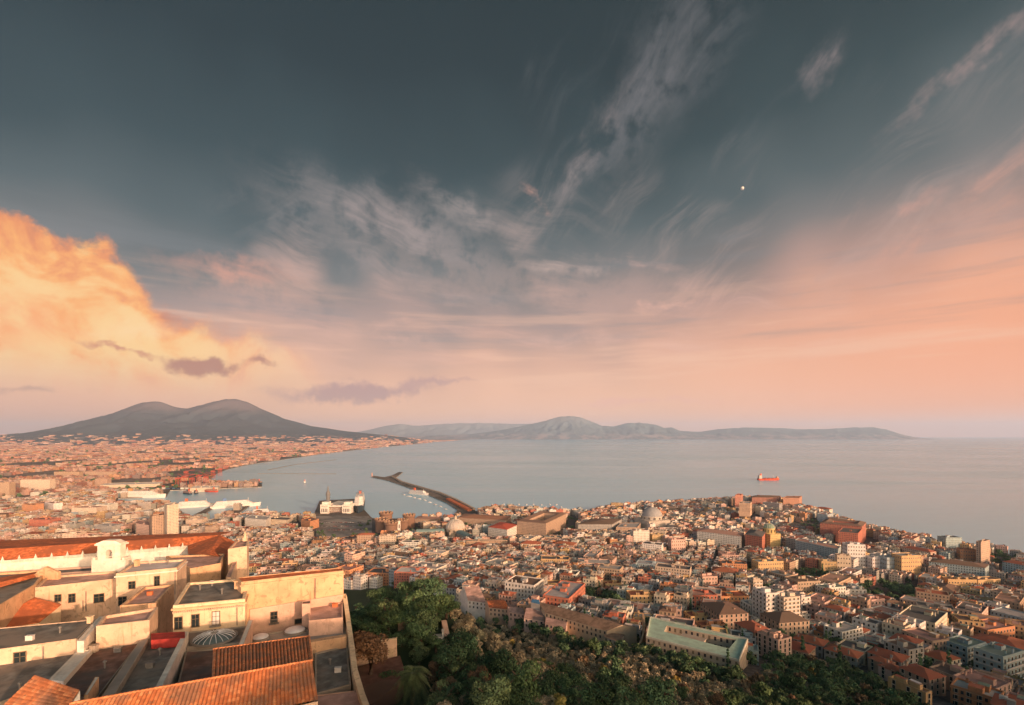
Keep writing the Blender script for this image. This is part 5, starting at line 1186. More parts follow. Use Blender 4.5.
# ------------------------------------------------------------------ long buildings on the near slope
def hall():
    hh = 108.6; O = [pt(*p, hh) for p in ((646, 637.5), (739.5, 661.5), (748, 640), (650, 617.5))]; I = [pt(*p, hh) for p in ((664, 631.5), (729, 648.5), (736.5, 639.5), (667, 625.5))]
    O = [p[:2] for p in O]; I = [p[:2] for p in I]; z = H - hh; root = empty('courtyard_hall', (*O[0], 120), 'big rectangular hall with pale green roof round a sunken courtyard', 'hall')
    wc = (.50, .42, .33); mb = MB()
    for i in range(4): mb.wall(O[i], O[(i + 1) % 4], 90, z - 9, wc, False); mb.wall(O[i], O[(i + 1) % 4], z - 9, z, wc, True)
    for i in range(4): mb.wall(I[(i + 1) % 4], I[i], z - 8, z, wc, True)
    child(mb, 'wall', M['city'], root); mb = MB()
    for i in range(4): j = (i + 1) % 4; mb.face([(*O[i], z), (*O[j], z), (*I[j], z), (*I[i], z)], (.42, .60, .50))
    child(mb, 'roof', M['citynw'], root); mb = MB(); mb.face([(*p, z - 8) for p in I], (.20, .12, .10)); child(mb, 'courtyard_floor', M['citynw'], root)
    mb = MB(); 
    for i in range(4):
        a, b = Vector(O[i]), Vector(O[(i + 1) % 4]); u = (b - a).normalized(); n_ = Vector((-u.y, u.x)) * .5; mb.prism([tuple(a), tuple(b), tuple(b + n_), tuple(a + n_)], z, z + .8, (.62, .64, .56))
    child(mb, 'parapet', M['citynw'], root)
    c = (Vector(I[1]) * .45 + Vector(I[3]) * .55); ang = math.atan2(O[1][1] - O[0][1], O[1][0] - O[0][0])
    r2 = empty('courtyard_pavilion', (c.x, c.y, z - 8), 'small beige flat box pavilion standing inside the courtyard', 'pavilion'); mb = MB(); mb.prism(rect(c.x, c.y, 12, 5, ang), z - 8, z - 1.5, (.45, .38, .3)); child(mb, 'wall', M['citynw'], r2); mb = MB(); mb.prism(rect(c.x, c.y, 12.6, 5.6, ang), z - 1.5, z - 1.1, (.42, .36, .3)); child(mb, 'roof', M['citynw'], r2)
    for i in range(4):
        a, b = Vector(O[i]), Vector(O[(i + 1) % 4])
        for k in range(6): q = a.lerp(b, k / 5); OCC.append((q.x, q.y, 8))
    OCC.append((c.x, c.y, 18))
hall()
def long_house(name, label, cat, e0, e1, r0, r1, h_e, h_r, wall, roof, base=100, wins=0, endcol=None):
    """pitched building: front eave e0-e1 and ridge r0-r1 in pixels with their drops"""
    a, b = Vector(pt(*e0, h_e)), Vector(pt(*e1, h_e)); c, d = Vector(pt(*r1, h_r)), Vector(pt(*r0, h_r)); back0, back1 = d * 2 - a, c * 2 - b; back0.z = a.z; back1.z = b.z
    root = empty(name, (a.x, a.y, base), label, cat); mb = MB(); mb.face([a, b, c, d], (.5, .5, .5)); mb.face([d, c, back1, back0]); child(mb, 'roof', roof, root)
    mb = MB()
    L = (b - a).length; mb.wall(a, b, base, a.z - 6, wall, False); mb.wall(a, b, a.z - 6, a.z - .1, wall, True)
    mb.face([(b.x, b.y, base), (back1.x, back1.y, base), back1, c, b], wall); mb.face([(back0.x, back0.y, base), (a.x, a.y, base), a, d, back0], wall); mb.wall(back1, back0, base, a.z - .1, wall, False)
    child(mb, 'wall', M['city'], root); n = int(L / 8)
    for i in range(n + 1): q = a.lerp(b, i / max(1, n)); OCC.append((q.x, q.y, 7)); q = back0.lerp(back1, i / max(1, n)); OCC.append((q.x, q.y, 7))
    return root
M['barrackroof'] = simple('old_brown_tiles', (.22, .15, .11), .9, .3, .4, stain=(.3, .2, .15))
long_house('barracks', 'long barracks with grey brown roof stepping down behind the wood', 'barracks', (545, 612.5), (607, 631), (539, 602.5), (622, 625), 113, 110.6, (.55, .42, .3), M['barrackroof'])
long_house('barracks_annex', 'pale end annex at the low right end of the long barracks', 'annex', (604, 636), (621, 643), (607, 631.5), (623, 637), 115.5, 114.5, (.5, .42, .34), M['barrackroof'])
long_house('pink_house', 'pink roofed house with white gable at the left end of the wood edge', 'house', (468, 600.5), (487, 603), (464, 587), (479, 586), 125, 118, (.72, .66, .6), M['pinkroof'])
long_house('pink_house', 'orange roofed house second in the stepped row at the wood edge', 'house', (489, 607.5), (509, 609.5), (487, 601), (506, 601.5), 122, 120, (.6, .42, .3), M['terracotta'])
long_house('pink_house', 'dusky pink house between the orange roof and the pink gabled house', 'house', (509, 612), (525, 614.5), (508, 606.5), (523, 608), 119, 117, (.6, .4, .32), M['pinkroof'])
long_house('pink_house', 'pink gabled house with white end wall left of the long barracks', 'house', (524, 618), (544, 621), (526, 608), (546.5, 609), 117, 114, (.72, .5, .42), M['pinkroof'])
long_house('pink_house', 'low pink terrace house attached to the barracks front', 'house', (545, 623), (566, 628), (546, 617.5), (567, 622), 115.5, 114, (.64, .44, .36), M['pinkroof'])
root = empty('blue_tarpaulin', pt(535, 605, 112), 'bright blue tarpaulin patch on the roof behind the pink gabled house', 'tarpaulin'); mb = MB(); p = [pt(*q) for q in ((531, 603.5, 111), (540, 605.5, 111), (539, 600.8, 110.4), (532, 600.5, 110.4))]; mb.face([(a, b, c + .8) for a, b, c in p], (.06, .22, .42)); lo = [(a, b, c - 8) for a, b, c in p]; mb.f and [mb.face([lo[i], lo[(i + 1) % 4], (p[(i + 1) % 4][0], p[(i + 1) % 4][1], p[(i + 1) % 4][2] + .8), (p[i][0], p[i][1], p[i][2] + .8)], (.4, .38, .36)) for i in range(4)]; child(mb, 'sheet', M['citynw'], root)
# curved retaining wall
root = empty('retaining_wall', ground(641, 640), 'curving orange lit retaining wall between barracks and green roofed hall', 'wall'); mb = MB()
pl = [(643, 613, 111), (644.5, 622, 112), (643.5, 632, 113), (641, 641, 114), (636, 647.5, 116), (626, 649.5, 117), (612, 647, 117)]
P = [Vector(pt(*p)) for p in pl]
for a, b in zip(P, P[1:]): u = (b - a); u.z = 0; n_ = Vector((u.y, -u.x, 0)).normalized() * .5; mb.face([a - n_, b - n_, b + n_, a + n_]); mb.face([(a.x - n_.x, a.y - n_.y, 90), (b.x - n_.x, b.y - n_.y, 90), b - n_, a - n_]); mb.face([(b.x + n_.x, b.y + n_.y, 90), (a.x + n_.x, a.y + n_.y, 90), a + n_, b + n_])
child(mb, 'wall', M['yellow'], root)

# ------------------------------------------------------------------ buildings read off the photograph one by one
HB = [  # px0, px1, top, foot, yaw, depth, wall, roof, type, floors, look
 (691, 718, 596, 608, 4, 16, 'brick red', 'dusty pink', 'flat', 3, 'brick red apartment row with cream windows'), (718, 750, 597, 609, 4, 16, 'orange', 'terracotta', 'flat', 3, 'orange red apartment row with roof terrace'),
 (630, 655, 596, 609, 3, 14, 'ochre', 'terracotta', 'flat', 3, 'ochre balconied row'), (655, 683, 597, 610, 3, 14, 'orange', 'terracotta', 'flat', 3, 'orange balconied row'),
 (765, 782, 594, 628, 12, 16, 'white', 'light grey', 'flat', 8, 'tall white apartment tower'), (782, 802, 598, 630, 14, 15, 'cream', 'light grey', 'flat', 8, 'tall cream apartment tower with balconies'), (800, 812, 598, 620, 16, 14, 'white', 'light grey', 'flat', 6, 'narrow white apartment tower'),
 (796, 822, 582, 597, 10, 22, 'tan', 'brown', 'flat', 4, 'square brown palace block'), (823, 848, 588, 601, 12, 14, 'white', 'grey green', 'flat', 4, 'long white apartment block'), (848, 866, 590, 601, -10, 12, 'white', 'dusty pink', 'flat', 3, 'sunlit white house'),
 (718, 750, 614, 631, 8, 26, 'tan', 'brown', 'hip', 4, 'large grey fronted house with dark hipped roof'), (750, 765, 606, 622, 8, 14, 'white', 'light grey', 'flat', 4, 'small white block'), (690, 716, 617, 626, 6, 12, 'ochre', 'terracotta', 'flat', 2, 'golden orange low house'),
 (700, 728, 626, 634, 10, 9, 'orange', 'terracotta', 'flat', 2, 'flat orange annex'), (752, 775, 632, 650, 14, 18, 'tan', 'terracotta', 'hip', 4, 'terracotta roofed house'), (775, 795, 640, 662, 24, 14, 'pale pink', 'dusty pink', 'flat', 5, 'pale pink leaning block'),
 (777, 812, 622, 640, 10, 20, 'tan', 'brown', 'hip', 4, 'broad house with brown roof'), (795, 812, 616, 628, 8, 9, 'white', 'white', 'flat', 3, 'white terraced annex'),
 (837, 868, 631, 649, 22, 13, 'white', 'light grey', 'flat', 5, 'stepped white apartment block with balconies'), (871, 886, 644, 654, 14, 10, 'white', 'terracotta', 'flat', 2, 'low white lit house'), (868, 884, 622, 642, 14, 18, 'tan', 'terracotta', 'hip', 4, 'tan house with terracotta roof'),
 (820, 836, 634, 642, 14, 10, 'orange', 'brown', 'flat', 2, 'small orange house'), (885, 912, 606, 617, 10, 16, 'ochre', 'brown', 'hip', 3, 'long ochre house'), (870, 886, 600, 616, 10, 16, 'pale pink', 'brown', 'flat', 3, 'pale pink block'),
 (929, 953, 641, 662, 16, 20, 'tan', 'dusty pink', 'flat', 4, 'windowless beige block'), (961, 982, 622, 641, -24, 16, 'ochre', 'brown', 'flat', 5, 'ochre block with lit left side'), (981, 1022, 629, 646, 16, 18, 'orange', 'dusty pink', 'flat', 3, 'long orange arcaded block with two window rows'),
 (960, 994, 646, 668, 22, 14, 'blue grey', 'grey green', 'flat', 4, 'pale blue apartment block with balconies'), (994, 1034, 655, 682, 22, 14, 'blue grey', 'grey green', 'flat', 4, 'long pale blue apartment block with balconies'),
 (925, 950, 678, 696, 18, 14, 'tan', 'terracotta', 'hip', 3, 'house with bright red hipped roof'), (910, 922, 688, 706, 20, 10, 'ochre', 'light grey', 'flat', 4, 'narrow sunlit golden house'), (924, 934, 694, 712, 20, 9, 'ochre', 'dusty pink', 'flat', 3, 'small golden terrace house'),
 (895, 912, 672, 684, 20, 10, 'pale pink', 'terracotta', 'hip', 3, 'pink house with red roof'), (884, 898, 664, 676, 20, 10, 'tan', 'terracotta', 'hip', 3, 'tan house with red tiles'), (950, 978, 676, 692, 22, 12, 'tan', 'brown', 'flat', 3, 'long brown terrace house'),
 (985, 1020, 688, 708, 24, 16, 'pale pink', 'dusty pink', 'flat', 4, 'pink terraced house by the lower edge'), (940, 965, 660, 672, 18, 12, 'cream', 'terracotta', 'hip', 2, 'low cream house with vermilion roof'), (905, 928, 650, 672, 18, 14, 'grey', 'brown', 'flat', 5, 'grey balconied block'),
 (949, 976, 580, 590, -6, 13, 'ochre', 'brown', 'flat', 2, 'left half of the curved yellow block'), (976, 1003, 580, 590, 8, 13, 'ochre', 'brown', 'flat', 2, 'right half of the curved yellow block'), (900, 923, 556, 576, 8, 18, 'ochre', 'light grey', 'flat', 5, 'tall yellow lit palace front'),
 (848, 865, 545, 570, -8, 16, 'white', 'light grey', 'flat', 7, 'tall rounded white tower'), (872, 884, 558, 572, 6, 13, 'white', 'light grey', 'flat', 4, 'white cube house'), (886, 900, 558, 574, 8, 14, 'blue grey', 'light grey', 'flat', 4, 'blue shaded block'),
 (928, 942, 560, 568, 8, 12, 'white', 'dusty pink', 'flat', 3, 'small white seafront house'), (946, 962, 538, 552, 0, 20, 'blue grey', 'dark grey', 'flat', 5, 'blue grey seafront block'), (962, 976, 550, 564, -20, 14, 'orange', 'brown', 'flat', 4, 'orange seafront house'),
 (633, 650, 531, 546, 8, 18, 'white', 'terracotta', 'flat', 5, 'white house with red roof corners'), (652, 664, 535, 545, 6, 14, 'ochre', 'light grey', 'flat', 3, 'yellow house'), (671, 686, 540, 556, 6, 16, 'pale pink', 'dusty pink', 'flat', 5, 'pink palace with tall front'),
 (702, 718, 577, 592, 6, 13, 'pale pink', 'dusty pink', 'flat', 4, 'pink apartment house'), (753, 763, 581, 598, 6, 12, 'cream', 'light grey', 'flat', 5, 'slim cream tower'), (757, 785, 562, 574, 8, 16, 'ochre', 'light grey', 'flat', 3, 'ochre twin house'),
 (822, 836, 562, 574, -12, 12, 'ochre', 'light grey', 'flat', 3, 'sunlit yellow house'), (838, 850, 556, 574, -20, 12, 'cream', 'dusty pink', 'flat', 4, 'leaning cream house'), (605, 622, 584, 592, 6, 10, 'ochre', 'terracotta', 'flat', 2, 'golden low house'), (548, 575, 584, 592, 4, 12, 'ochre', 'brown', 'flat', 2, 'bright yellow low house'),
 (575, 605, 580, 592, 16, 12, 'tan', 'terracotta', 'hip', 3, 'long house with vivid red roof'), (466, 508, 541, 548, 6, 12, 'tan', 'grey green', 'flat', 2, 'pale market hall'), (379, 395, 536, 549, 2, 14, 'cream', 'terracotta', 'flat', 3, 'square cream block with red rooftop'), (357, 374, 535, 548, 8, 14, 'tan', 'terracotta', 'hip', 3, 'red roofed block'),
 (21, 49, 480, 492, 4, 28, 'cream', 'dusty pink', 'flat', 4, 'broad cream warehouse'), (95, 107, 479, 486, 4, 26, 'tan', 'dusty pink', 'flat', 3, 'orange warehouse'), (72, 96, 508, 518, 4, 40, 'cream', 'dusty pink', 'flat', 4, 'cream port office'), (96, 109, 505, 514, 4, 36, 'white', 'light grey', 'flat', 3, 'white port office'),
 (38, 60, 503, 513, -30, 22, 'white', 'dusty pink', 'flat', 3, 'white angled block'), (21, 34, 505, 515, -8, 30, 'orange', 'brown', 'flat', 4, 'orange tenement'), (-4, 9, 483, 496, 4, 26, 'tan', 'dusty pink', 'flat', 5, 'salmon slab'), (29, 50, 520, 530, 0, 30, 'brick red', 'brown', 'flat', 4, 'dark red office slab'),
 (62, 77, 534, 545, 2, 24, 'cream', 'dusty pink', 'flat', 4, 'yellow civic block'), (77, 100, 536, 546, 2, 26, 'pale pink', 'dusty pink', 'flat', 3, 'long pink civic block'), (91, 115, 526, 536, -14, 26, 'grey', 'light grey', 'flat', 4, 'grey colonnaded office'), (63, 76, 524, 532, 0, 26, 'grey', 'dark grey', 'flat', 3, 'dark glass office'),
 (186, 202, 520, 528, 6, 26, 'cream', 'light grey', 'flat', 3, 'cream port shed'), (84, 113, 472, 478, -4, 28, 'tan', 'dusty pink', 'flat', 3, 'long orange shed'), (54, 79, 472, 478, 0, 28, 'tan', 'terracotta', 'flat', 3, 'red orange shed'), (205, 218, 527, 536, 5, 20, 'tan', 'dusty pink', 'flat', 4, 'tan quay block'),
]
NOREAL = lambda b: (b[1] - b[0]) < 9 or b[3] < 555
nhand = 0
for b in HB:
    hand(b[0], b[1], b[2], b[3], b[4], b[5], b[6], b[7], b[8], b[9], b[10], real=not NOREAL(b) and (b[6], b[10]) != ('tan', 'windowless beige block'), bal=(b[6] in ('white', 'blue grey', 'cream') and b[3] > 590 and not NOREAL(b))); nhand += 1

VIS += [(373, 414, 534, 1110), (320, 366, 514, 1480), (316, 372, 540, 1100), (640, 665, 531, 1150), (445, 466, 541, 1030), (762, 776, 551, 940), (646, 748, 626, 330), (537, 606, 605, 330)]
# ------------------------------------------------------------------ the rest of the town
PARKS = [(345, 537, 16, 3), (322, 532, 4, 9), (366, 528, 6, 7), (422, 534, 10, 4), (382, 540, 14, 3), (590, 606, 34, 11), (808, 580, 34, 9), (760, 606, 9, 16), (890, 596, 36, 12), (572, 523, 9, 8), (473, 527, 13, 4), (415, 545, 14, 4), (955, 643, 6, 16), (1004, 561, 16, 5), (850, 612, 12, 6), (806, 528, 20, 6), (640, 514, 10, 3), (748, 577, 5, 8), (915, 610, 12, 8), (997, 556, 5, 5)]
def in_park(px, py): return any(((px - a) / c) ** 2 + ((py - b) / d) ** 2 < 1 for a, b, c, d in PARKS)
cands = []; rng = random.Random(77)
def grid(ang, w0, d0, street, x0, x1, y0, y1, test, hr=(13, 22), every=(2, 3)):
    c, s_ = math.cos(ang), math.sin(ang); R0 = 2600; j = -int(R0 / d0)
    vs = []; v = -R0; k = 0
    while v < R0: vs.append(v); v += d0 + (street if k % every[1] == every[1] - 1 else .4); k += 1
    u = -R0; k = 0
    while u < R0:
        for v in vs:
            if rng.random() < .03: continue
            x, y = u * c - v * s_, u * s_ + v * c
            if not (x0 < x < x1 and y0 < y < y1): continue
            px = CX + F * x / y
            if px < -80 or px > 1110: continue
            z = T(x, y); py = proj(x, y, z)[1]
            if not test(px, py, y): continue
            ins, d = inland(x, y)
            if not ins or d < 14: continue
            if in_forest(x, y, z) or in_park(px, py): continue
            w, dd = w0 * rng.uniform(.72, 1.0), d0 * rng.uniform(.75, .98)
            if not free(x, y, min(w, dd) * .42): continue
            lowf = .62 + .38 * sstep(math.hypot(x, y), 300, 480)
            cands.append((x + rng.uniform(-1, 1), y + rng.uniform(-1, 1), ang + rng.uniform(-.06, .06) + .22 * mnoise.noise(Vector((x / 130, y / 130, 2))), w, dd, z, rng.uniform(*hr) * lowf))
        u += w0 + (street if k % every[0] == every[0] - 1 else .4); k += 1
def big_blocks(n, x0, x1, y0, y1, test, ang):
    k = 0
    while k < n:
        y = rng.uniform(y0, y1); px = rng.uniform(x0, x1); x = (px - CX) / F * y; z = T(x, y); py = proj(x, y, z)[1]
        k += 1
        if not test(px, py) or in_forest(x, y, z) or in_park(px, py): continue
        ins, d = inland(x, y); w, dd = rng.uniform(24, 44), rng.uniform(16, 24)
        if not ins or d < 30: continue
        a = ang(x, y); u = Vector((math.cos(a), math.sin(a)))
        if not all(free(x + u.x * s_ * w, y + u.y * s_ * w, dd * .5) for s_ in (-.3, 0, .3)): continue
        cands.append((x, y, a, w, dd, z, rng.uniform(14, 24) * (.62 + .38 * sstep(math.hypot(x, y), 300, 480))))
        for s_ in (-.36, -.12, .12, .36): OCC.append((x + u.x * s_ * w, y + u.y * s_ * w, dd * .42))
big_blocks(420, 335, 1030, 300, 1600, lambda px, py: py > 508 and not (330 < px < 420 and py < 545), lambda x, y: (R(-25) if x / y < .48 else R(-52)) + rng.choice((0, 0, .3, -.25, 1.57)))
big_blocks(160, -20, 330, 1050, 2000, lambda px, py: True, lambda x, y: R(8) + rng.uniform(-.4, .4))
grid(R(18), 18, 13.5, 5, -600, 1500, 920, 1750, lambda px, py, y: 330 < px < 748 + 12 * math.sin(y / 37) and (py > 520 or px > 560) and not (365 < px < 420 and py < 536) and not (px < 378 and py < 546), (11, 20), (3, 3))
grid(R(-25), 14.5, 11.5, 4.2, -600, 1500, 250, 905, lambda px, py, y: 330 < px < 748 + 12 * math.sin(y / 37) and (py > 520 or px > 560) and not (365 < px < 420 and py < 536) and not (px < 378 and py < 546), (11, 19), (3, 4))
grid(R(-52), 18, 14, 7, 0, 1700, 200, 1800, lambda px, py, y: px >= 748 + 12 * math.sin(y / 37), (10, 19), (3, 3))
grid(R(8), 20, 15, 8, -1700, 200, 480, 2000, lambda px, py, y: (px <= 330 or (px < 560 and py <= 520)) and not (313 < px < 376 and py < 546) and not (365 < px < 480 and py < 524) and not (px > 478 and py < 511), (12, 22), (2, 3))
MONK = [(-100, 552), (0, 549), (205, 534), (250, 545), (252, 578), (343, 567), (347, 700), (350, 700)]
def hidden(px, pyt): return px < 347 and pyt > np.interp(px, [q[0] for q in MONK], [q[1] for q in MONK]) + 3
cands = [c for c in cands if not hidden(CX + F * c[0] / c[1], proj(c[0], c[1], c[5] + c[6])[1])]
wts = {'A': ([18, 22, 6, 18, 16, 4, 12, 3, 5], [15, 18, 24, 12, 20, 10, 3]), 'B': ([20, 20, 8, 14, 14, 5, 15, 3, 4], [24, 16, 18, 6, 18, 14, 3])}
cc_ = []
for c in cands:
    h = capped(c[0], c[1], max(c[3], c[4]), c[5], c[6])
    if h > 4.5: cc_.append(c[:6] + (h,))
cands = cc_
items = []
for c in cands:
    k = 'A' if CX + F * c[0] / c[1] < 752 else 'B'; wn = rng.choices(WK, wts[k][0])[0]; rn = rng.choices(RK, wts[k][1])[0]
    rt = 'hip' if rn in ('terracotta', 'brown') and rng.random() < .6 else 'flat'
    items.append((c[3] * c[6] / c[1] ** 2, c, wn, rn, rt))
items.sort(key=lambda q: -q[0]); NI = 300 - nhand
fr = [q for q in items if -5 < CX + F * q[1][0] / q[1][1] < 1029 and proj(q[1][0], q[1][1], q[1][5] + q[1][6])[1] < 700]
top = set(id(q) for q in fr[:NI])
stuff = MB()
HW = {0: 'low', 1: 'mid height', 2: 'tall'}
for q in items:
    s_, (x, y, a, w, d, z, h), wn, rn, rt = q; r = random.Random(int(x * 13 + y * 7))
    if id(q) in top:
        root, poly, wc = city_building(x, y, a, w, d, z, h, wn, rn, rt, r); px, py = proj(x, y, z + h * .6)
        if y < 300: real_windows(root, poly, z + .1, h, max(2, round(h / 3.4)), size=(1.1, 1.7))
        hn = 'low' if h < 13.5 else ('tall' if h > 17.5 else 'mid')
        PENDING.append((root, px, py, f'{hn} {wn} block, {"hipped" if rt == "hip" else "flat"} {rn} roof,'))
    else:
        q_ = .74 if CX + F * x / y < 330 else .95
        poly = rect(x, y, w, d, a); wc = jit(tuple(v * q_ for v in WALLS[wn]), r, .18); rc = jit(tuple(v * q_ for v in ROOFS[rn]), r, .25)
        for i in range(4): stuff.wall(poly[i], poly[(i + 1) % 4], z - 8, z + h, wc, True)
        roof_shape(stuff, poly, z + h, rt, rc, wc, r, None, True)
        for _ in range(4 if y < 1100 else 2):
            a_, ex, ey = Vector(poly[0]), Vector(poly[1]) - Vector(poly[0]), Vector(poly[3]) - Vector(poly[0]); p = a_ + ex * r.uniform(.1, .9) + ey * r.uniform(.1, .9)
            k_ = r.choice(((.7, .7, .68), (.1, .1, .11), (.34, .14, .09), (.4, .38, .36), (.62, .5, .4))); stuff.prism(rect(p.x, p.y, r.uniform(.8, 3.2), r.uniform(.7, 2), a), z + h, z + h + r.uniform(1.3, 3.4), k_)
# the plain out to the volcano's foot
y = 1950.0
PW = [(.66, .48, .38), (.62, .50, .40), (.62, .38, .28), (.70, .60, .52), (.50, .36, .30), (.46, .22, .16), (.36, .33, .32), (.66, .44, .26)]
PR = [(.42, .28, .24), (.50, .40, .36), (.36, .16, .11), (.30, .28, .28), (.55, .50, .46), (.44, .30, .24)]
while y < 22000:
    step = max(26, y * .011); x = (-70 - CX) / F * y; xe = (480 - CX) / F * y
    while x < xe:
        w = max(16, y * .0042) * rng.uniform(.6, 2.6); g = mnoise.noise(Vector((x / 420, y / 900, 4))) + .6 * mnoise.noise(Vector((x / 150, y / 300, 9)))
        px = CX + F * (x + w / 2) / y
        if px > 365 and y < 4000: break
        if g > -.04 - .12 * sstep(y, 6000, 12000) and not (y < 2900 and g < .0 and rng.random() < .35):
            ins, dd = inland(x + w / 2, y)
            if ins and dd > 20 and free(x + w / 2, y, w * .4):
                vz = max(0.0, lookup('volcano_hill', x + w / 2, y) - 3)
                if vz > 260 * rng.random() ** 1.5: x += w; continue
                h = rng.uniform(8, 20) * (1.3 if rng.random() < .2 else 1) + vz; d = step * rng.uniform(.35, .8); a = rng.uniform(-.25, .25)
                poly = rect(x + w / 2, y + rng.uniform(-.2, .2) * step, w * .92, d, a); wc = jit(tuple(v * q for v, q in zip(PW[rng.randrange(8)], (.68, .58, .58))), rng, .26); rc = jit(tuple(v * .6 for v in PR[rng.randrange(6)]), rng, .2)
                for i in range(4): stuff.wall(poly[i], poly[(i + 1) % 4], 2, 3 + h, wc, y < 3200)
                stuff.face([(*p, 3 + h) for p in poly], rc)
                if y < 3500:
                    p = rect(x + w * rng.uniform(.3, .7), y, w * .25, d * .4, a); stuff.prism(p, 3 + h, 6 + h, wc)
        x += w * rng.uniform(1.0, 1.25)
    y += step
o = stuff.build('city_buildings', M['city']); tag(o, 'endless sprawl of small pastel houses running from the old town out to the volcano', 'city', kind='stuff')

# ------------------------------------------------------------------ trees
def crown_mesh(name, kind, rad, hgt, n, leaf, lobes, seed, shape='round'):
    r = np.random.default_rng(seed); L = []
    for k in range(lobes):
        a = r.uniform(0, 2 * math.pi); q = r.uniform(.15, .62) * rad; zz = r.uniform(.25, .8) * hgt
        if shape == 'umbrella': zz = r.uniform(.55, .8) * hgt; q = r.uniform(.1, .75) * rad
        if shape == 'cypress': q = 0.12 * rad; zz = hgt * (k + .6) / (lobes + .4)
        s_ = rad * (r.uniform(.26, .46) if shape != 'cypress' else (.9 * (1 - .75 * (zz / hgt)) + .1)); L.append((q * math.cos(a), q * math.sin(a), zz, s_, (s_ * (.8 if shape == 'round' else .5)) if shape != 'cypress' else hgt / lobes, r.uniform(.62, 1.4)))
    V = np.zeros((n, 4, 3), dtype=np.float32); C = np.zeros((n, 3), dtype=np.float32); w = np.array([l[3] ** 2 for l in L]); pick = r.choice(len(L), n, p=w / w.sum())
    d = r.normal(size=(n, 3)); d /= np.linalg.norm(d, axis=1)[:, None]; d[:, 2] = np.abs(d[:, 2]) * np.where(r.random(n) < .82, 1, -1)
    rr = r.uniform(.55, 1.08, n) ** .6
    for i in range(n):
        l = L[pick[i]]; c = np.array([l[0] + d[i, 0] * l[3] * rr[i], l[1] + d[i, 1] * l[3] * rr[i], l[2] + d[i, 2] * l[4] * rr[i]])
        nn = d[i] + r.normal(size=3) * .55; nn /= np.linalg.norm(nn); u = np.cross(nn, r.normal(size=3)); u /= np.linalg.norm(u); v = np.cross(nn, u); s_ = leaf * r.uniform(.6, 1.35)
        for k, (a, b) in enumerate(((-1, -.55), (.2, -.75), (1, .5), (-.3, .8))): V[i, k] = c + (u * a + v * b) * s_ / 2 + nn * (.12 * s_ * (-1) ** k)
        C[i] = l[5] * r.uniform(.82, 1.2)
    me = bpy.data.meshes.new(name); me.vertices.add(n * 4); me.vertices.foreach_set('co', V.ravel()); me.loops.add(n * 4); me.loops.foreach_set('vertex_index', np.arange(n * 4, dtype=np.int32))
    me.polygons.add(n); me.polygons.foreach_set('loop_start', np.arange(0, n * 4, 4, dtype=np.int32)); me.update(calc_edges=True)
    ca = me.color_attributes.new('Col', 'FLOAT_COLOR', 'CORNER'); ca.data.foreach_set('color', np.repeat(np.concatenate([C, np.ones((n, 1), dtype=np.float32)], axis=1), 4, axis=0).ravel().astype(np.float32))
    me.materials.append(LEAF[kind]); return me, V, C
def trunk_mesh(name, hgt, rad, r, spread=1.0):
    mb = MB(); k = hgt * .07; top = (r.uniform(-.3, .3), r.uniform(-.3, .3), hgt * .5); mb.tube([(0, 0, -1.5), (0, 0, hgt * .2), top], [k, k * .75, k * .5], 7)
    for i in range(5): a = 2 * math.pi * i / 5 + r.uniform(-.3, .3); mb.tube([(top[0], top[1], top[2] * r.uniform(.7, 1)), (rad * .35 * math.cos(a) * spread, rad * .35 * math.sin(a) * spread, hgt * .68), (rad * .6 * math.cos(a) * spread, rad * .6 * math.sin(a) * spread, hgt * .8)], [k * .45, k * .3, k * .12], 5)
    o = mb.build(name, M['bark']); me = o.data; bpy.data.objects.remove(o); return me
PROTO = {}; rt_ = random.Random(5); sd = 0
for kind, rad, hgt, leaf, lobes, shp in (('dark', 4.2, 8.5, .40, 19, 'round'), ('olive', 2.9, 5.2, .32, 14, 'round'), ('green', 3.9, 7.5, .40, 17, 'round'), ('rust', 3.7, 7.5, .40, 16, 'round'), ('gold', 2.4, 6.0, .36, 8, 'round'), ('pine', 5.0, 9.5, .40, 22, 'umbrella'), ('cypress', 1.5, 13, .36, 9, 'cypress')):
    lk = {'pine': 'dark', 'cypress': 'dark'}.get(kind, kind)
    PROTO[kind] = []
    for v in range(3):
        sd += 1; PROTO[kind].append((crown_mesh('crown', lk, rad, hgt, 2600, leaf, lobes, sd, shp)[0], crown_mesh('crown', lk, rad, hgt, 800, leaf * 1.75, lobes, sd, shp)[0], trunk_mesh('trunk', hgt, rad, rt_), rad, hgt))
TN = {'dark': ('broadleaf_tree', 'dark green broad tree', 'tree'), 'olive': ('olive_tree', 'olive tree', 'tree'), 'green': ('broadleaf_tree', 'green bushy tree', 'tree'), 'rust': ('broadleaf_tree', 'rusty brown tree', 'tree'), 'gold': ('young_tree', 'small yellowing tree', 'tree'), 'pine': ('umbrella_pine', 'dark umbrella pine', 'tree'), 'cypress': ('cypress_tree', 'slim dark cypress', 'tree')}
TLM = [(412, 682, 'the palm tree'), (370, 632, 'the garden wall tree'), (437, 628, 'the small stone gate'), (400, 592, 'the pine knoll'), (470, 625, 'the olive slope'), (520, 640, 'the middle of the wood'), (460, 690, 'the lowest palm garden'), (512, 690, 'the yellow tree'),
       (560, 665, 'the hidden garden path'), (590, 690, 'the lower edge mid picture'), (640, 665, 'the retaining wall'), (690, 680, 'the green roofed hall'), (760, 675, 'the grass path'), (840, 690, 'the grass slope'), (650, 695, 'the right wood corner'), (720, 695, 'the wood under the hall'), (530, 612, 'the pink gabled houses'), (590, 606, 'the barracks grove'), (808, 580, 'the brown block'), (890, 596, 'the valley garden'), (572, 523, 'the palace park'), (955, 643, 'the blank beige block'), (1000, 558, 'the seafront tower'), (470, 527, 'the gallery dome'), (430, 650, 'the garden terrace')]
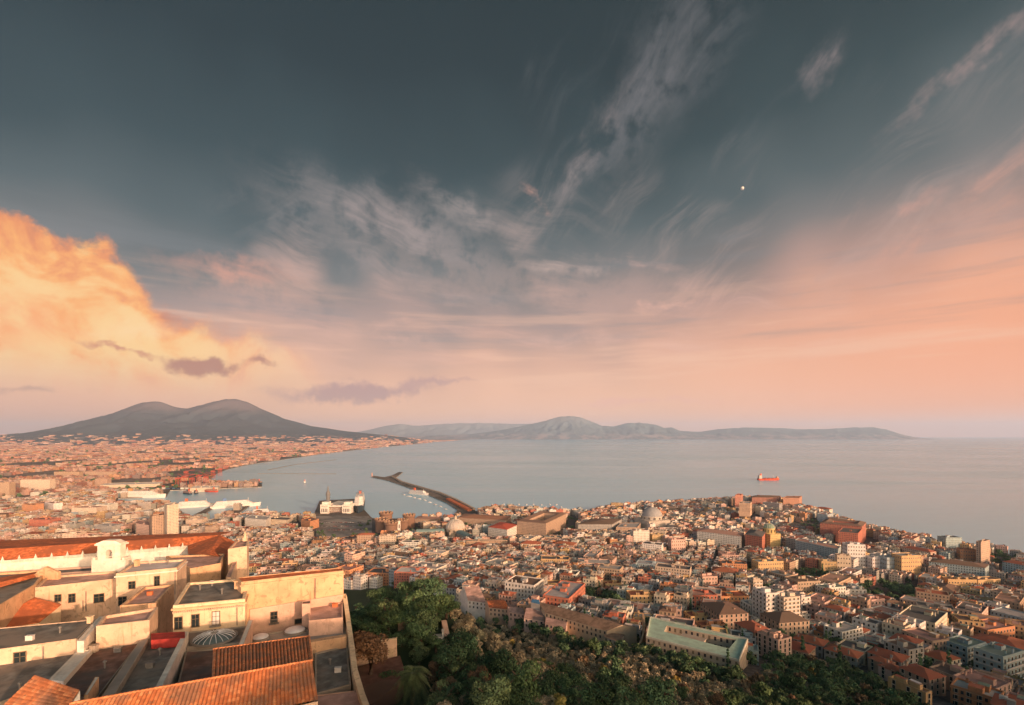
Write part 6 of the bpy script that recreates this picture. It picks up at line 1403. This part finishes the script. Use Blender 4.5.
TP = []
def add_tree(kind, x, y, z, sc, rot, near=True, label=None):
    v = int(abs(x * 3 + y * 5)) % 3; cm, cm2, tm, rad, hgt = PROTO[kind][v]; nm, lk, cat = TN[kind]
    root = bpy.data.objects.new(nm, None); COL.objects.link(root); root.location = (x, y, z - .3); root.rotation_euler = (0, 0, rot); root.scale = (sc, sc, sc * (1 + .2 * math.sin(x * 7)))
    root.empty_display_size = .5; root['category'] = cat; root['group'] = 'trees on the hillside below the viewer' if y < 420 else 'trees between the town buildings'
    c = bpy.data.objects.new('crown', cm if near else cm2); COL.objects.link(c); c.parent = root
    t_ = bpy.data.objects.new('trunk', tm); COL.objects.link(t_); t_.parent = root
    if label: root['label'] = label
    else:
        px, py = proj(x, y, z + hgt * sc * .5); best = min(TLM, key=lambda q: math.hypot(q[0] - px, (q[1] - py) * 1.3)); dx, dy = px - best[0], (py - best[1]) * 1.3
        rel = ('right of' if dx > 0 else 'left of') if abs(dx) > abs(dy) else ('below' if dy > 0 else 'above'); sz = 'small' if sc < .85 else ('large' if sc > 1.18 else 'medium'); TP.append((root, px, py, f'{sz} {lk} {rel} {best[2]}'))
    return root
tr = random.Random(21); TC = []
def tree_kind(px, py, r):
    if px < 350: return r.choice(['dark', 'rust', 'green'])
    if px < 452 and py < 655: return r.choices(['pine', 'dark', 'green', 'rust'], [5, 4, 2, 1])[0]
    if 430 < px < 760 and py < 618 + (px - 430) * .33 + 30: return r.choices(['olive', 'gold', 'dark', 'rust'], [18, .4, 1.6, .8])[0]
    return r.choices(['dark', 'green', 'rust', 'olive', 'gold'], [12, 5, 1.3, 4, .5])[0]
y = 60.0
while y < 420:
    sp = 5.2; x = -.42 * y - 12
    while x < y * 1.06 + 12:
        xx, yy = x + tr.uniform(-2, 2), y + tr.uniform(-2, 2); z = T(xx, yy); px, py = proj(xx, yy, z); x += sp
        if not in_forest(xx, yy, z) or px < 352 + max(0, (690 - py) * .04) or py > 800 or px > 1040: continue
        if px < 436 and py > 652 and yy < 140: continue         # garden terrace
        if 434 < px < 450 and 604 < py < 650: continue
        if px > 735 and py > 672 - max(0, 770 - px) * .2 and tr.random() < .22: continue   # open grass slope
        if not free(xx, yy, 1.5): continue
        TC.append((xx, yy, z, tree_kind(px, py, tr), tr.uniform(.5, 1.0) * (1.15 if abs(xx + 36) < 34 and abs(yy - 150) < 40 else (.8 if yy < 130 else 1)), tr.uniform(0, 6.28)))
    y += sp
for px in range(468, 742, 3):                                          # the tree line along the foot of the barracks and the hall
    g = ground(px + tr.uniform(-1, 1), float(np.interp(px, FX, FY)) + tr.uniform(5, 14)); TC.append((*g, tr.choice(['olive', 'dark', 'green', 'olive', 'dark']), tr.uniform(.8, 1.15), 0))
for _ in range(95):
    xx, yy = -31 + tr.gauss(0, 19), 152 + tr.gauss(0, 17); z = T(xx, yy)
    if 353 < proj(xx, yy, z)[0] < 452: TC.append((xx, yy, z, tr.choice(['dark', 'dark', 'pine', 'green']), tr.uniform(.6, .95), 0))
for (a, b, c, d) in PARKS:
    g0 = ground(a, b); ww = c * g0[1] / F
    n = int(min(60, max(5, (c * d) / 7)))
    for _ in range(n):
        t0_, q = tr.uniform(0, 6.28), math.sqrt(tr.random()); g = ground(a + c * q * math.cos(t0_), b + d * q * math.sin(t0_))
        TC.append((*g, tr.choice(['dark', 'dark', 'green', 'pine']), tr.uniform(.9, 1.5), tr.uniform(0, 6.28)))
for _ in range(620):                                                   # single trees in courts and streets
    px, py = tr.uniform(350, 1024), tr.uniform(522, 690); g = ground(px, py)
    if not in_forest(*g) and inland(g[0], g[1])[0]: TC.append((*g, tr.choice(['dark', 'green', 'dark', 'cypress']), tr.uniform(.8, 1.2), 0))
for _ in range(650):                                                   # green squares and gardens scattered over the plain
    Y = 1150 * math.exp(tr.random() * 1.9); px = tr.uniform(-20, 330); x = (px - CX) / F * Y
    if inland(x, Y)[0] and free(x, Y, 4) and mnoise.noise(Vector((x / 260, Y / 420, 7))) > -.05: TC.append((x, Y, T(x, Y), 'dark', tr.uniform(1.2, 2.0) * (1 + Y / 4500), tr.uniform(0, 6)))
TC.sort(key=lambda q: -(PROTO[q[3]][0][3] * q[4] / q[1]))
n_ind = 0; wood = []
for q in TC:
    px, py = proj(q[0], q[1], q[2] + 5)
    if n_ind < 285 and -10 < px < 1034 and py < 712: add_tree(q[3], q[0], q[1], q[2], q[4], q[5], q[1] < 170); n_ind += 1
    else: wood.append(q)
# the remaining trees as one wood
LODC = {k: [crown_mesh('woodland_part', {'pine': 'dark', 'cypress': 'dark'}.get(k, k), v[0][3], v[0][4], 230, 1.15 if k != 'olive' else .8, 8, 90 + i, {'pine': 'umbrella', 'cypress': 'cypress'}.get(k, 'round')) for i in range(2)] for k, v in PROTO.items()}
mats = [LEAF[k] for k in ('dark', 'olive', 'green', 'rust', 'gold')]; mi = {'dark': 0, 'olive': 1, 'green': 2, 'rust': 3, 'gold': 4, 'pine': 0, 'cypress': 0}
VV, CC, MM = [], [], []
for i, (x, y, z, k, sc, rot) in enumerate(wood):
    _, V, C = LODC[k][i % 2]; c, s_ = math.cos(rot), math.sin(rot); A = V.reshape(-1, 3) * sc; B = np.stack([A[:, 0] * c - A[:, 1] * s_ + x, A[:, 0] * s_ + A[:, 1] * c + y, A[:, 2] + z], axis=1); VV.append(B); CC.append(C * tr.uniform(.8, 1.2)); MM += [mi[k]] * len(C)
if VV:
    VV = np.concatenate(VV).astype(np.float32); CC = np.concatenate(CC); n = len(CC); me = bpy.data.meshes.new('woodland'); me.vertices.add(n * 4); me.vertices.foreach_set('co', VV.ravel()); me.loops.add(n * 4); me.loops.foreach_set('vertex_index', np.arange(n * 4, dtype=np.int32)); me.polygons.add(n); me.polygons.foreach_set('loop_start', np.arange(0, n * 4, 4, dtype=np.int32)); me.update(calc_edges=True)
    me.polygons.foreach_set('material_index', np.array(MM, dtype=np.int32)); ca = me.color_attributes.new('Col', 'FLOAT_COLOR', 'CORNER'); ca.data.foreach_set('color', np.repeat(np.concatenate([CC, np.ones((n, 1))], axis=1), 4, axis=0).ravel().astype(np.float32))
    for m in mats: me.materials.append(m)
    o = bpy.data.objects.new('woodland', me); COL.objects.link(o); tag(o, 'mass of smaller tree crowns filling the hillside wood and street trees', 'wood', kind='stuff')
    print('wood', len(wood), 'individual', n_ind, 'candidates', len(cands))
for x_, lab in (((383, 607), 'tall dark cypress with pointed top above the pine knoll, the left one'), ((412, 600), 'tall dark cypress with pointed top above the pine knoll, the right one')):
    g = ground(*x_); add_tree('cypress', g[0], g[1], g[2], .95, 0, True, lab)
g = pt(371, 668, 51); add_tree('rust', g[0], g[1], g[2], 1.35, .4, True, 'big rusty leaved tree in front of the small cream garden wall')
g = pt(512, 708, 50); add_tree('gold', g[0], g[1], g[2], 1.1, .9, True, 'conspicuous small yellow tree standing at the bottom edge')
g = ground(955, 660); add_tree('cypress', g[0], g[1], g[2], 1.5, 0, True, 'big dark conifer between the blank beige block and pale blue block')
# palm
g = Vector(pt(412, 712, 50)); root = empty('palm_tree', tuple(g), 'feathery palm tree near the bottom edge beside the garden terrace', 'palm'); r = random.Random(4)
mb = MB(); mb.tube([g, g + Vector((.2, 0, 3.5)), g + Vector((.1, 0, 7))], [.38, .3, .28], 8); child(mb, 'trunk', M['bark'], root); top = g + Vector((.1, 0, 7))
M['palm'] = simple('palm_frond', (.11, .14, .055), .6, .3, 1.2)
for k in range(34):
    a = 2.4 * k; up = 1.0 - .052 * k; L = r.uniform(3.4, 4.4); pts_ = []; 
    for i in range(9): s_ = i / 8; pts_.append(top + Vector((math.cos(a) * L * s_ * (.55 + .45 * math.cos(max(-1, up) * .8)), math.sin(a) * L * s_ * (.55 + .45 * math.cos(up * .8)), L * (up * s_ - .95 * s_ * s_))))
    mb = MB(); mb.tube(pts_, [.05 - .005 * i for i in range(9)], 4)
    for i in range(1, 32):
        s_ = i / 32 * 8; j = min(7, int(s_)); p = pts_[j].lerp(pts_[j + 1], s_ - j); t_ = (pts_[j + 1] - pts_[j]).normalized(); sd_ = t_.cross(Vector((0, 0, 1))).normalized(); ll = .85 * math.sin(math.pi * (.12 + .86 * i / 32)) + .12
        for s2 in (-1, 1): e = p + (sd_ * s2 + t_ * .55 + Vector((0, 0, -.25))).normalized() * ll; w_ = t_ * .05; mb.face([p - w_, p + w_, e + w_ * .4, e - w_ * .4])
    child(mb, 'frond', M['palm'], root)

# ------------------------------------------------------------------ garden
root = empty('garden_terrace', pt(385, 680, 52.5), 'reddish earth terrace between outer wall and palm tree', 'terrace'); mb = MB(); p = [pt(*q, 52.4) for q in ((352, 668), (400, 655.5), (404, 668), (398, 684), (372, 704), (356, 704))]; mb.prism([q[:2] for q in p], 165, H - 52.4, (.3, .2, .15)); child(mb, 'ground_slab', M['soil'], root)
root = empty('garden_wall', pt(376, 655, 52), 'small cream garden wall lit by the sun behind the rusty tree', 'wall'); mb = MB()
a, b = Vector(pt(353, 663, 52.5)), Vector(pt(396, 655.5, 52.5)); n_ = Vector((.12, .5, 0)); zt_ = a.z + 3.9
mb.prism([a[:2], b[:2], (b + n_)[:2], (a + n_)[:2]], 172, zt_, (.5, .5, .5)); child(mb, 'wall', M['cream'], root); mb = MB(); mb.prism([(a - n_ * .3)[:2], (b - n_ * .3)[:2], (b + n_ * 1.3)[:2], (a + n_ * 1.3)[:2]], zt_, zt_ + .2, (.5, .5, .5)); child(mb, 'coping', M['peel'], root)
for k, (px, nm) in enumerate(((359, 'leftmost'), (366, 'second'), (381, 'third'), (391, 'rightmost'))):
    c = on_wall(a, b, px, 652); mb = MB(); mb.prism(rect(c.x, c.y - .12, 1.1, .2, 0), c.z - 1.1, c.z + .9, (.5, .5, .5)); child(mb, 'niche', M['peel'], root)
c = pt(437, 640, 60); g = ground(437, 640); root = empty('garden_gate', g, 'small pale stone gate with two posts on the hillside path', 'gate'); k = g[1] / F
mb = MB(); mb.box((g[0], g[1], g[2] - 1), (14 * k, 2.2, 1 + 4.5 * k), .1); child(mb, 'base', M['white'], root)
for s_ in (-6, 6): mb = MB(); mb.box((g[0] + s_ * k, g[1], g[2] + 3.5 * k), (2 * k, 1.2, 6 * k), .1); mb.box((g[0] + s_ * k, g[1], g[2] + 9.5 * k), (2.6 * k, 1.6, .6 * k), .1); child(mb, 'post', M['white'], root)
def path_wall(name, label, pix, hgt, mt, w=.6, lift=0, cat='wall'):
    G = [Vector(ground(*p)) for p in pix]; root = empty(name, tuple(G[0]), label, cat); mb = MB()
    for a, b in zip(G, G[1:]):
        for i in range(4):
            p, q = a.lerp(b, i / 4), a.lerp(b, (i + 1) / 4); p.z, q.z = T(p.x, p.y) + lift, T(q.x, q.y) + lift; u = q - p; u.z = 0; n_ = Vector((u.y, -u.x, 0)).normalized() * w
            hi = Vector((0, 0, hgt)); lo = Vector((0, 0, -2)); A, B, C, D = p - n_, q - n_, q + n_, p + n_
            mb.face([A + hi, B + hi, C + hi, D + hi]); mb.face([A + lo, B + lo, B + hi, A + hi]); mb.face([C + lo, D + lo, D + hi, C + hi]); mb.face([D + lo, A + lo, A + hi, D + hi])
    child(mb, 'wall', mt, root); return root
path_wall('path_wall', 'pink brick wall climbing the hillside right of the pine knoll', [(448, 648), (444, 628), (440, 612), (436, 604)], 2.2, M['pinkwall'], .7)
path_wall('path_wall', 'low pale wall beside the path in the middle of the wood', [(524, 690), (545, 686), (560, 692)], 2.5, M['stone'], .3)
path_wall('path_wall', 'upper pale kerb of the long path across the grass slope', [(775, 676), (800, 682), (850, 692), (885, 700)], .5, M['stone'], .2)
path_wall('path_wall', 'lower pale kerb of the long path across the grass slope', [(775, 681), (800, 687), (850, 698)], .5, M['stone'], .2)
path_wall('pergola', 'dark timber pergola frame below the pine knoll', [(398, 640), (418, 634)], 4.5, M['frame'], .25, cat='pergola')

# ------------------------------------------------------------------ moon and labels
d = 90000; mx, my, mz = (742.3 - CX) / F * d, d, H + (HY - 188.3) / F * d; mb = MB(); rm = 1.7 / F * d; prof = [(rm * math.sin(math.pi * i / 16), -rm * math.cos(math.pi * i / 16)) for i in range(17)]; mb.rev((mx, my, mz), prof, 32, (.7, .7, .68))
o = mb.build('moon', simple('moon_dust', (.42, .41, .39), .95, .15, .0005), None, True, (mx, my, mz)); tag(o, 'small half lit moon high in the right of the sky', 'moon')
label_pending()
seen = {}
for o, px, py, lk in TP: seen.setdefault(lk, []).append((px, o))
ordn = ['leftmost', 'second', 'third', 'fourth', 'fifth', 'sixth', 'seventh', 'eighth', 'ninth', 'tenth', 'eleventh', 'twelfth', 'thirteenth']
for lk, it in seen.items():
    it.sort(key=lambda q: q[0]); n = len(it)
    for i, (px, o) in enumerate(it): o['label'] = lk if n == 1 else (f'{lk}, the {"left" if i == 0 else "right"} one' if n == 2 else f'{lk}, {"leftmost" if i == 0 else ("rightmost" if i == n - 1 else ordn[min(i, 12)] + " from left")}')

# ------------------------------------------------------------------ haze: one even box of air
mb = MB(); mb.prism([(-61000, -4000), (81000, -4000), (81000, 53000), (-61000, 53000)], -30, 1500, (1, 1, 1)); mb.face([(-61000, -4000, -30), (-61000, 53000, -30), (81000, 53000, -30), (81000, -4000, -30)])
hm = bpy.data.materials.new('warm_haze'); hm.use_nodes = True; hm.node_tree.nodes.clear(); ho = hm.node_tree.nodes.new('ShaderNodeOutputMaterial'); hv = hm.node_tree.nodes.new('ShaderNodeVolumePrincipled')
hv.inputs['Color'].default_value = (.55, .70, 1.0, 1); hv.inputs['Density'].default_value = 2.4e-5; hv.inputs['Anisotropy'].default_value = 0.1
hm.node_tree.links.new(hv.outputs[0], ho.inputs['Volume'])
o = mb.build('haze', hm); tag(o, 'thin pinkish haze softening the mountain and far shore', 'haze', kind='stuff')
